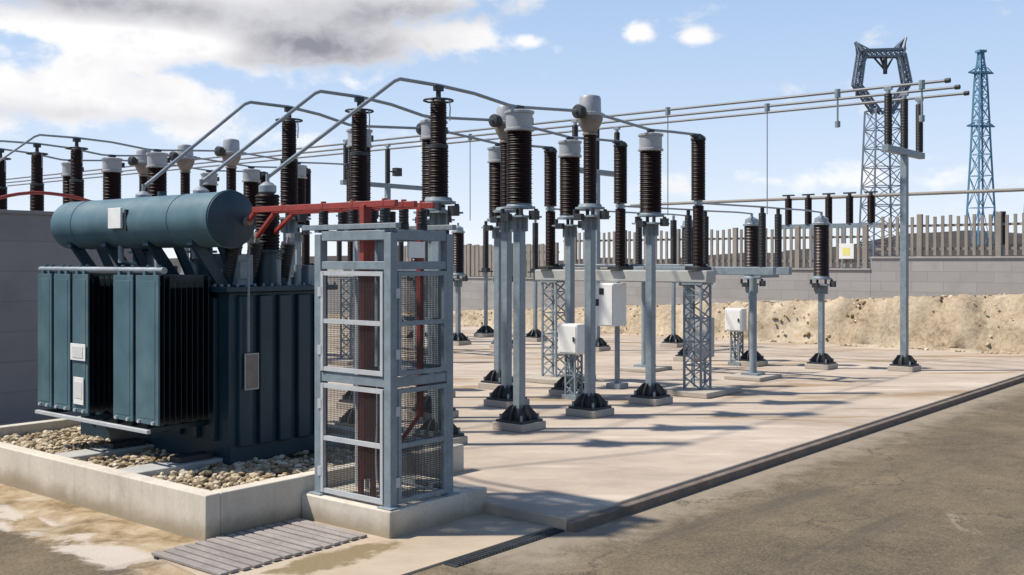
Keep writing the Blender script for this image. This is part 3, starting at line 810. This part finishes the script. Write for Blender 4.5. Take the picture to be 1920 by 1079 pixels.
for i, v in enumerate(PH):
    ends = ((17.1, 1.55), (16.7, 3.05), (16.8, 4.75))[i]
    tube('lower_conductor', [(UE+.05, v, 3.45), (UG-.36, v, 3.48), (UG+.36, v, 3.48), (16.0, (v+ends[1])/2, 3.50), (ends[0], ends[1], 3.49)], .018,
         ('thin low tube from the lattice column to the insulator left of the crossarm post', 'thin low tube over the earthing switch, middle of three', 'thin low tube over the earthing switch, farthest from the kerb')[i],
         'conductor', 'thin low tubes behind the disconnector', M['alu'])
for i, du in enumerate((-.98, 0, .98)):
    tube('overhead_busbar', [(17.8+du, -1.25+.1*i, 6.10), (17.8+du, 44, 6.10)], .031,
         'long straight overhead busbar above the crossarm post, ' + ('highest in the picture', 'middle of three', 'lowest in the picture')[i], 'busbar', 'straight overhead busbars', M['busbar_alu'])
    MB().lathe([(.03, -.06), (.052, -.05), (.052, .05), (.03, .06)], (17.8+du, -1.27+.1*i, 6.10), 12, (0, 1, 0)).build('end_cap', M['dark_steel'], LAST[0])
for du, v, zb, lab in ((-.98, 1.06, 5.33, 'short grey rod hanging from the busbar left of the crossarm post'),
                   (0, 3.2, 3.52, 'thin vertical wire from busbar to the insulator behind the earthing switch'),
                   (-.98, 5.35, 3.52, 'thin vertical wire from busbar above the tall lattice disconnector'),
                   (0, 12.7, 3.6, 'far thin vertical wire from the busbar just left of the nearest grey posts'),
                   (-.98, 10.4, 3.6, 'far thin vertical wire from the busbar behind the stout insulators'),
                   (.98, 14.8, 3.6, 'farthest thin vertical wire hanging above the red busbars'),
                   (-.98, -.75, 5.3, 'short grey rod hanging from the busbar near its right end')):
    m = MB().cyl((17.8+du, v, 6.1), (17.8+du, v, zb), .022 if zb > 4 else .013, n=8)
    m.cyl((17.8+du, v, 6.16), (17.8+du, v, 5.98), .065, n=10)
    if zb > 4: m.cyl((17.8+du, v, zb), (17.8+du, v, zb+.13), .06, n=10)
    tag(m.build('dropper', M['galv'], **YARD), lab, 'dropper', 'droppers hanging from the busbars')
def make_support(s):
    t = thing('busbar_support', '', 'busbar support', (0, 0, 0))
    base_parts(t, 4.72, .105)
    MB().box((0, 0, 4.79), (s*2+.35, .14, .14)).build('crossarm', M['galv'], t, bevel=.008)
    for k in (-1, 0, 1):
        MB().sheds(4.87, 5.95, .05, .085, .05, (k*s, 0, 0), 16).build('insulator', M['black_rubber'], t)
        MB().cyl((k*s, 0, 5.95), (k*s, 0, 6.04), .05, n=12).box((k*s, 0, 6.06), (.1, .16, .07)).build('clamp', M['alu'], t)
    return t
place_copies(make_support(.98), [(W(17.8, -.05), 'tall grey post with a crossarm of three black insulators, at the right'),
   (W(17.8, 8.15), 'tall grey crossarm post standing behind the highest current transformer')], 'crossarm posts under the busbars')
t3 = make_support(1.75); t3['label'] = 'far crossarm post with widely spaced thin insulators above the red busbars'; t3['group'] = 'crossarm posts under the busbars'
t3.location = W(17.8, 16.2)
MB().box((.42, 0, 5.25), (.24, .2, .26)).box((.2, 0, 5.25), (.3, .04, .04)).build('lamp_box', M['dark_steel'], t3)
# lone thin posts seen between the columns
def make_lone():
    t = thing('post_insulator', '', 'insulator', (0, 0, 0))
    base_parts(t, 2.05, .07)
    MB().box((0, 0, 2.07), (.34, .34, .04)).box((.0, 0, 2.13), (.2, .2, .1)).build('head_plate', M['dark_steel'], t)
    MB().sheds(2.18, 3.55, .055, .095, .05, n=16).build('insulator', M['black_rubber'], t)
    MB().cyl((0, 0, 3.55), (0, 0, 3.68), .04, n=10).build('terminal', M['alu'], t)
    return t
place_copies(make_lone(), [(W(19.4, 11.5), 'lone thin insulator on a slim post behind the nearest grey posts'),
   (W(19.9, 13.9), 'farther lone thin insulator left of the nearest grey posts'),
   (W(20.2, 7.2), 'lone thin insulator on a slim post behind the white cabinet')], 'lone insulators on slim posts')

# ------------------------------------------------------------------ cage with red busbars
CU0, CU1, CV0, CV1 = 1.19, 1.94, -1.135, -.165
pl = MB().span((1.08, -1.24, -.3), (2.42, -.003, .145))
tag(pl.build('plinth', M['concrete'], bevel=.015, **YARD), 'square concrete plinth under the mesh cage', 'plinth')
cg = thing('mesh_cage', 'galvanised mesh cage around red busbars on the concrete plinth', 'cage', W(0, 0, .145))
zb = .145
def zc(a): return a-zb
for u in (CU0, CU1):
    for v in (CV0, CV1):
        MB().span((u-.045, v-.045, 0), (u+.045, v+.045, zc(2.66))).span((u-.09, v-.09, 0), (u+.09, v+.09, .015)).build('corner_post', M['galv'], cg, bevel=.005)
for zz, h in ((2.64, .09), (2.36, .075), (1.285, .085)):
    m = MB()
    for u in (CU0, CU1): m.span((u-.035, CV0+.046, zc(zz)-h/2), (u+.035, CV1-.046, zc(zz)+h/2))
    for v in (CV0, CV1): m.span((CU0+.046, v-.035, zc(zz)-h/2), (CU1-.046, v+.035, zc(zz)+h/2))
    m.build('ring_beam', M['galv'], cg, bevel=.004)
MB().span((CU0-.03, CV0-.10, zc(2.70)), (CU0+.03, CV1+.25, zc(2.75))).span((CU1-.03, CV0-.10, zc(2.70)), (CU1+.03, CV1+.25, zc(2.75))).build('top_rail', M['galv'], cg, bevel=.004)
def panel(axis, fixed, a, b, z0, z1, sgn):
    """framed wire panel; axis 'v' lies in a plane of constant u"""
    P = (lambda t, zz, off=0: (fixed+off, t, zz)) if axis == 'v' else (lambda t, zz, off=0: (t, fixed+off, zz))
    m = MB(); w = .042
    mid = (z0+z1)/2
    o = sgn*.012
    for t in (a+w/2, b-w/2): m.bar(P(t, z0, o), P(t, z1, o), w, w*.8)
    for zz in (z0+w/2, mid, z1-w/2): m.bar(P(a+w, zz, o), P(b-w, zz, o), w*.8, w)
    fr = m.build('panel_frame', M['galv_light'] if sgn < 0 and axis == 'v' else M['galv'], cg)  # paler steel on the sunward frame only, sunlight put into its colour
    wr = MB(); st = .0205; r = .0036
    n = int((b-a-2*w)/st)
    for i in range(1, n): wr.bar(P(a+w+i*st, z0+w), P(a+w+i*st, z1-w), r)
    n = int((z1-z0)/st)
    for i in range(1, n): wr.bar(P(a+w, z0+i*st, .004), P(b-w, z0+i*st, .004), r)
    wr.build('wire_mesh', M['wire'], fr)
    hh = MB()
    for zz in (z0+.2, z1-.2): hh.box(P(a-.01 if axis == 'u' else b+.01, zz, o), (.05, .05, .09))
    hh.build('hinge', M['galv_light'], fr)
for z0, z1 in ((.03, 1.08), (1.20, 2.16)):
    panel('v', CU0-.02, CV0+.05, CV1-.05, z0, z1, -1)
    panel('u', CV0-.02, CU0+.05, CU1-.05, z0, z1, -1)
    panel('v', CU1+.02, CV0+.05, CV1-.05, z0, z1, 1)
MB().span((CU0+.2, CV0-.01, zc(2.43)), (CU0+.21+.2, CV0-.035, zc(2.58))).build('name_plate', M['white'], cg)
for k, u in enumerate((1.26, 1.51, 1.76)):
    for v in (-.98, -.55, -.12):
        MB().sheds(zc(2.752), zc(2.89), .028, .05, .035, (u, v, 0), 12).cyl((u, v, zc(2.70)), (u, v, zc(2.752)), .05, n=10).build('stand_off', M['black_rubber'], cg)
for v in (-.98, -.55, -.12): MB().span((CU0-.02, v-.03, zc(2.676)), (CU1+.02, v+.03, zc(2.70))).build('support_strap', M['galv'], cg)
cb = MB()
for v in (-.28, -.40): cb.span((CU0+.35, v-.02, .02), (CU0+.40, v+.02, zc(2.6)))
cb.build('cable_ladder', M['galv_light'], cg)
for k, u in enumerate((1.26, 1.51, 1.76)):
    l = LVB[k+0]
    vd = (-.72, -.50, -.95)[k]
    m = MB()
    m.bar((l[0], l[1], l[2]-.03), (u, .95, 2.92), .04, .045)
    m.bar((u, .99, 2.935), (u, -1.14, 2.935), .045, .06)
    m.bar((u, vd, 2.93), (u, vd, .35 if k != 2 else .9), .05 if k == 2 else .10, .06)
    if k == 2: m.bar((u, vd, .92), (u-.18, vd+.2, .55), .05, .04)
    for v in (-.98, -.55, -.12, .5): m.box((u, v, 2.95), (.05, .03, .068))
    tag(m.build('red_busbar', M['red'], bevel=.004, **YARD), 'red sleeved busbar from transformer to cage, ' + ('nearest the camera', 'middle of three', 'farthest from the camera')[k], 'busbar', 'red busbars over the cage')
cabl = MB()
cr2 = random.Random(5)
for k in range(5):
    u, v = 1.30+.09*k, -.62-.07*(k % 3)
    cabl.tube([(u, v, .15), (u+cr2.uniform(-.05, .05), v+cr2.uniform(-.06, .06), .5), (u, v, 1.0), (u, v, 1.35)], .028, 8, 2)
tag(cabl.build('power_cable', M['red'], **YARD), 'bundle of red cables rising from the plinth inside the cage', 'cable')

# ------------------------------------------------------------------ cabinets and boxes
t = thing('control_cabinet', 'white control cabinet with two dark square windows below the pale beam', 'cabinet', W(11.1, 2.95))
MB().span((-.25, -.02, 1.18), (.20, .50, 1.98)).build('body', M['white'], t, bevel=.012)
dr = MB().span((-.262, 0.0, 1.2), (-.252, .48, 1.96)).build('door', M['white'], t, bevel=.004)
MB().box((-.27, .45, 1.55), (.02, .025, .12)).build('handle', M['dark_steel'], dr)
MB().box((-.265, .24, 1.83), (.01, .10, .12)).box((-.265, .36, 1.62), (.01, .12, .13)).build('window', M['glass_dark'], dr)
MB().cyl((.0, .06, .1), (.0, .06, 1.18), .05, n=12).cyl((.0, .06, 1.98), (.0, .06, 2.01), .05, n=12).box((0, .06, .05), (.3, .3, .1)).build('leg', M['galv'], t)
def make_box():
    t = thing('junction_box', '', 'junction box', (0, 0, 0))
    MB().box((0, 0, 1.05), (.26, .42, .52)).build('body', M['white'], t, bevel=.015)
    dr = MB().box((-.136, 0, 1.05), (.012, .36, .46)).build('door', M['white'], t, bevel=.004)
    MB().box((-.15, -.14, 1.05), (.02, .03, .08)).build('handle', M['dark_steel'], dr)
    m = MB(); lattice(m, .05, 0, .2, .06, .78, 4, .03, .02); m.box((.05, 0, .04), (.3, .3, .08))
    for k in range(4): m.tube([(0, -.12+.08*k, .8), (.02, -.12+.08*k, .55), (.05, -.05+.03*k, .1)], .014, 6, 1)
    m.build('stand', M['galv'], t)
    return t
place_copies(make_box(), [(W(9.3, 2.75), 'low white junction box on a small stand among the posts'),
   (W(8.6, 5.6), 'white junction box seen through the right side of the cage'),
   (W(16.5, 3.35), 'small white box behind the short post of the far row')], 'white junction boxes on stands')
t = thing('marshalling_box', 'grey marshalling box on two short legs left of the right lattice column', 'junction box', W(12.3, 1.9))
MB().box((0, 0, .95), (.3, .42, .75)).build('body', M['grey_paint'], t, bevel=.012)
MB().span((-.1, -.15, 0), (-.06, -.11, .58)).span((-.1, .11, 0), (-.06, .15, .58)).build('leg', M['galv'], t)

# ------------------------------------------------------------------ beyond the fence: far busbars, supports, pylons
for i, (du, zz) in enumerate(((0, 4.62), (1.3, 4.72), (2.6, 4.80))):
    tube('far_busbar', [(30+du, -16, zz), (30+du, 15, zz)], .05, 'pale busbar beyond the boundary fence, ' + ('nearest of three', 'middle of three', 'farthest of three')[i], 'busbar', 'busbars beyond the fence', M['fence_conc'])
def make_far(n, sp):
    t = thing('far_support', '', 'busbar support', (0, 0, 0))
    for sx in (-1, 1): MB().cyl((0, sx*sp*.7, 0), (0, sx*sp*.7, 3.5), .08, n=12).build('post', M['galv'], t)
    MB().box((0, 0, 3.58), (.16, sp*(n-1)+.7, .15)).build('crossarm', M['galv'], t)
    for k in range(n):
        v = (k-(n-1)/2)*sp
        MB().sheds(3.66, 4.55, .07, .125, .06, (0, v, 0), 14).build('insulator', M['porcelain'], t)
        MB().cyl((0, v, 4.55), (0, v, 4.66), .06, n=10).box((0, v, 4.66), (.08, .42, .05)).build('clamp', M['dark_steel'], t)
    return t
fs = make_far(5, .72)
place_copies(fs, [(W(28.6, 6.2), 'far crossarm row of dark insulators beyond the fence above the yellow sign')], 'supports beyond the fence')
fs2 = thing('far_insulator', 'dark reddish insulator rising behind the right part of the fence', 'insulator', W(28.5, .75))
MB().cyl((0, 0, -.12), (0, 0, 2.9), .08, n=12).build('post', M['galv'], fs2)
MB().sheds(2.9, 3.9, .08, .15, .06, n=14).build('insulator', M['red_brown'], fs2)
index_kids(fs2)
c = copy_tree(fs2); c.location = W(28.5, -1.15); c['label'] = 'dark insulator behind the fence at the right edge'
for o_ in (fs2, c): o_['group'] = 'insulators behind the fence'

def P(px, py, d): return Vector(((px-960)/F*d, d, CAMH+(490-py)/F*d))
def make_cathead():
    d = 130.0; s = d/F
    root = thing('lattice_pylon', 'dark lattice pylon with an open cat-eared head above the right busbars', 'pylon', (P(1655, 490, d).x, d, -.12), rad(8))
    zz = lambda y: CAMH+(490-y)*s+.12
    X = lambda px: (px-1655)*s
    body = MB(); dep = 2.0
    def frame(pa, pb, y0, y1, w0, w1, n):       # lattice leg box between heights
        for i in range(n):
            t0, t1 = i/n, (i+1)/n
            a0, a1 = w0+(w1-w0)*t0, w0+(w1-w0)*t1
            z0, z1 = y0+(y1-y0)*t0, y0+(y1-y0)*t1
            c0, c1 = pa+(pb-pa)*t0, pa+(pb-pa)*t1
            q0 = [(c0+sx*a0, sy*a0*.9, z0) for sx, sy in ((-1,-1),(1,-1),(1,1),(-1,1))]
            q1 = [(c1+sx*a1, sy*a1*.9, z1) for sx, sy in ((-1,-1),(1,-1),(1,1),(-1,1))]
            for k in range(4):
                body.bar(q0[k], q1[k], .19)
                body.bar(q0[k], q1[(k+1)%4], .085); body.bar(q0[(k+1)%4], q1[k], .085)
                body.bar(q1[k], q1[(k+1)%4], .10)
    frame(0, 0, 0, zz(207), 2.3, 1.6, 9)
    body.build('tower_body', M['pylon_steel'], root)
    body = MB()
    frame(X(1645), X(1603), zz(214), zz(160), .5, .42, 4); frame(X(1664), X(1704), zz(214), zz(155), .5, .42, 4)
    frame(X(1604), X(1613), zz(160), zz(100), .45, .4, 4); frame(X(1703), X(1692), zz(155), zz(100), .45, .4, 4)
    for yy in (-.4, .4):
        body.bar((X(1622), yy, zz(107)), (X(1607), yy, zz(138)), .16); body.bar((X(1685), yy, zz(106)), (X(1700), yy, zz(135)), .16)
    body.build('head_frame', M['pylon_steel'], root)
    body = MB()
    for yy in (-.5, .5):
        body.bar((X(1610), yy, zz(97)), (X(1697), yy, zz(92)), .26); body.bar((X(1622), yy, zz(108)), (X(1685), yy, zz(106)), .2)
        for i in range(8):
            a = X(1612)+i*(X(1694)-X(1612))/8; b = X(1612)+(i+1)*(X(1694)-X(1612))/8
            body.bar((a, yy, zz(97)), (b, yy, zz(107)), .15); body.bar((b, yy, zz(96)), (a, yy, zz(107)), .12)
        body.bar((X(1612), yy, zz(98)), (X(1601), 0, zz(81)), .3); body.bar((X(1629), yy, zz(97)), (X(1601), 0, zz(81)), .15); body.bar((X(1609), yy, zz(118)), (X(1601), 0, zz(81)), .13)
        body.bar((X(1691), yy, zz(94)), (X(1701), 0, zz(69)), .3); body.bar((X(1676), yy, zz(94)), (X(1701), 0, zz(69)), .17); body.bar((X(1695), yy, zz(114)), (X(1701), 0, zz(69)), .13)
    body.build('top_beam', M['pylon_steel'], root)
    ins = MB().sheds(0, 2.1, .12, .28, .2, (X(1660), 0, zz(107)-2.1), 8)
    ins.cyl((X(1650), 0, zz(107)), (X(1661), 0, zz(132)), .16, n=8).cyl((X(1636), 0, zz(107)), (X(1659), 0, zz(131)), .13, n=8).cyl((X(1676), 0, zz(106)), (X(1662), 0, zz(131)), .13, n=8)
    ins.build('insulator_string', M['dark_steel'], root)
    ins = MB().cyl((X(1604), 0, zz(160)), (X(1604), 0, zz(185)), .2, n=8).cyl((X(1702), 0, zz(157)), (X(1702), 0, zz(180)), .2, n=8)
    ins.build('insulator_string', M['dark_steel'], root)
make_cathead()
def make_slim():
    d = 160.0; s = d/F
    t = thing('slim_pylon', '', 'pylon', (0, 0, 0), rad(12))
    zz = lambda y: CAMH+(490-y)*s+.12
    lv = [(490, 32), (390, 27), (330, 23), (290, 20.5), (255, 18.5), (225, 17), (200, 15.5), (178, 14.5), (155, 13), (135, 11), (118, 7), (98, 5)]
    b = MB()
    for (y0, w0), (y1, w1) in zip(lv, lv[1:]):
        a0, a1, z0, z1 = w0*s*.62, w1*s*.62, zz(y0), zz(y1)
        if y0 == 490: z0 = 0
        q0 = [(sx*a0, sy*a0, z0) for sx, sy in ((-1,-1),(1,-1),(1,1),(-1,1))]; q1 = [(sx*a1, sy*a1, z1) for sx, sy in ((-1,-1),(1,-1),(1,1),(-1,1))]
        for k in range(4):
            b.bar(q0[k], q1[k], .26); b.bar(q0[k], q1[(k+1)%4], .08); b.bar(q0[(k+1)%4], q1[k], .08); b.bar(q1[k], q1[(k+1)%4], .08)
    b.build('tower_body', M['blue_steel'], t)
    for y, w in ((137, 26), (237, 29)):
        a = MB()
        for sx in (-1, 1):
            for yy in (-.6, .6):
                a.bar((sx*9*s, yy, zz(y)), (sx*w*s, 0, zz(y)), .2); a.bar((sx*8*s, yy, zz(y-9)), (sx*w*s, 0, zz(y)), .1)
        a.box((0, 0, zz(y)), (21*s, 1.3, .2))
        a.build('crossarm', M['blue_steel'], t)
    MB().box((0, 0, zz(97)), (1.2, 1.2, .35)).build('peak', M['blue_steel'], t)
    return t
place_copies(make_slim(), [((P(1839, 490, 160).x, 160, -.12), 'slim blue green lattice pylon with two short crossarms right of the dark one'),
   ((P(1946, 490, 168).x, 168, -.12), 'slim pylon of which only the crossarm tips show at the right edge')], 'slim pylons on the horizon')
# reddish arched pipe of the neighbouring bay
tube('red_cable', [(1.2, 9.4, 2.3), (1.6, 9.4, 2.9), (2.2, 9.4, 3.35), (2.9, 9.4, 3.56), (3.6, 9.4, 3.55), (4.3, 9.4, 3.4), (4.9, 9.4, 3.0)], .03, 'reddish cable arching above the firewall at the left edge', 'cable', None, M['red'], 2)

# ------------------------------------------------------------------ sun, sky, camera
SUN_EL = 55.0
to_sun = Vector((-1.0, -.03, 0)).normalized()*math.cos(rad(SUN_EL)) + Vector((0, 0, math.sin(rad(SUN_EL))))
sun = bpy.data.lights.new('sun', 'SUN'); sun.energy = 4.6; sun.angle = rad(2.2); sun.color = (1, .91, .78)
so = bpy.data.objects.new('sun', sun); COL.objects.link(so)
so.rotation_euler = to_sun.to_track_quat('Z', 'Y').to_euler(); so.location = (-20, 0, 30)

w = bpy.data.worlds.new('World'); scene.world = w; w.use_nodes = True
nt = w.node_tree; bg = nt.nodes['Background']
sky = N(nt, 'ShaderNodeTexSky', sky_type='NISHITA', sun_disc=False)
sky.sun_elevation = rad(SUN_EL); sky.sun_rotation = rad(-90); sky.air_density = 1.0; sky.dust_density = .3; sky.ozone_density = 3.0
tcn = N(nt, 'ShaderNodeTexCoord')
sp = N(nt, 'ShaderNodeSeparateXYZ'); nt.links.new(tcn.outputs['Generated'], sp.inputs[0])
az = mth(nt, 'ARCTAN2', sp.outputs[0], sp.outputs[1]); el = mth(nt, 'ARCSINE', sp.outputs[2])
cv = N(nt, 'ShaderNodeCombineXYZ'); nt.links.new(az, cv.inputs[0]); nt.links.new(mth(nt, 'MULTIPLY', el, 1.5), cv.inputs[1])
nA = noise(nt, 7.0, 9, .58, cv.outputs[0], .25); nB = noise(nt, 22.0, 7, .6, cv.outputs[0], .2); nC = noise(nt, 2.6, 6, .55, cv.outputs[0], .3)
turb = mth(nt, 'ADD', mth(nt, 'MULTIPLY', mth(nt, 'SUBTRACT', nA.outputs[0], .5), 1.5), mth(nt, 'MULTIPLY', mth(nt, 'SUBTRACT', nB.outputs[0], .5), 1.3))
def blob(px, py, sx, sy):
    a0, e0 = math.atan((px-960)/F), math.atan((490-py)/F)
    a = mth(nt, 'DIVIDE', mth(nt, 'SUBTRACT', az, a0), sx/F); e = mth(nt, 'DIVIDE', mth(nt, 'SUBTRACT', el, e0), sy/F)
    q = mth(nt, 'ADD', mth(nt, 'MULTIPLY', a, a), mth(nt, 'MULTIPLY', e, e))
    return mth(nt, 'EXPONENT', mth(nt, 'MULTIPLY', q, -1.0))
def total(lst):
    t = None
    for wt, *b in lst:
        x = mth(nt, 'MULTIPLY', blob(*b), wt); t = x if t is None else mth(nt, 'ADD', t, x)
    return t
dens = total([(1.15, 330, 55, 330, 62), (.9, 620, 92, 150, 36), (.75, 250, 105, 260, 34), (1.1, 660, -10, 290, 40), (.95, 90, 195, 210, 42), (.7, 270, 205, 130, 30), (.55, 620, 158, 105, 20),
              (1.1, 855, 66, 74, 28), (.7, 990, 78, 38, 14), (.8, 1195, 66, 32, 21), (.8, 1308, 78, 42, 19), (.55, 1055, 96, 28, 11),
              (.32, 100, 255, 420, 30), (.3, 600, 265, 400, 26), (.2, 1250, 340, 500, 30), (.4, 1650, 345, 330, 34), (-.5, 60, 112, 110, 16)])
away = sstep(nt, mth(nt, 'ABSOLUTE', az), .7, 1.2)       # scattered cloud over the rest of the sky
dens = mth(nt, 'ADD', dens, mth(nt, 'MULTIPLY', mth(nt, 'MULTIPLY', away, mth(nt, 'SUBTRACT', nC.outputs[0], .45)), .6))
mask = sstep(nt, mth(nt, 'ADD', dens, mth(nt, 'MULTIPLY', turb, 1.2)), .20, .76)
dark = total([(1.05, 590, 92, 190, 36), (.8, 220, 40, 300, 30), (.7, 760, 22, 200, 30), (.3, 560, 128, 190, 16), (.3, 110, 238, 240, 18), (-.5, 290, 100, 170, 22)])
dk = mth(nt, 'MULTIPLY', mth(nt, 'ADD', dark, mth(nt, 'MULTIPLY', turb, .5)), .95, clamp=True)
SKY = .10
cloudc = mixc(nt, dk, (.84/SKY, .835/SKY, .84/SKY), (.235/SKY, .24/SKY, .285/SKY))
cloudc = mixc(nt, mth(nt, 'MULTIPLY', sstep(nt, nB.outputs[0], .58, .38), .35), cloudc, (.55/SKY, .56/SKY, .60/SKY))
front = mth(nt, 'ADD', mth(nt, 'MULTIPLY', sstep(nt, mth(nt, 'ABSOLUTE', az), 1.6, .7), .9), .1)
elp = mth(nt, 'MAXIMUM', el, 0.0)
veil = mth(nt, 'MULTIPLY', mth(nt, 'MULTIPLY', mth(nt, 'EXPONENT', mth(nt, 'DIVIDE', elp, -.6)), front), .95)
hz = mth(nt, 'MULTIPLY', mth(nt, 'MULTIPLY', mth(nt, 'EXPONENT', mth(nt, 'DIVIDE', elp, -.145)), front), .98)
skyc = mixc(nt, veil, sky.outputs[0], (.275/SKY, .455/SKY, .75/SKY))
skyc = mixc(nt, hz, skyc, (.75/SKY, .785/SKY, .82/SKY))
final = mixc(nt, mask, skyc, cloudc)
nt.links.new(final, bg.inputs['Color']); bg.inputs['Strength'].default_value = SKY

cam = bpy.data.cameras.new('camera'); co = bpy.data.objects.new('camera', cam); COL.objects.link(co)
co.location = (0, 0, CAMH); co.rotation_euler = (rad(90), 0, 0)
cam.sensor_width = 36; cam.lens = F/1920*36; cam.shift_y = -49.5/1920
cam.clip_start = .1; cam.clip_end = 9000
scene.camera = co
vs = scene.view_settings; vs.view_transform = 'Standard'; vs.look = 'None'; vs.gamma = 1; vs.exposure = 0.34; vs.use_curve_mapping = False
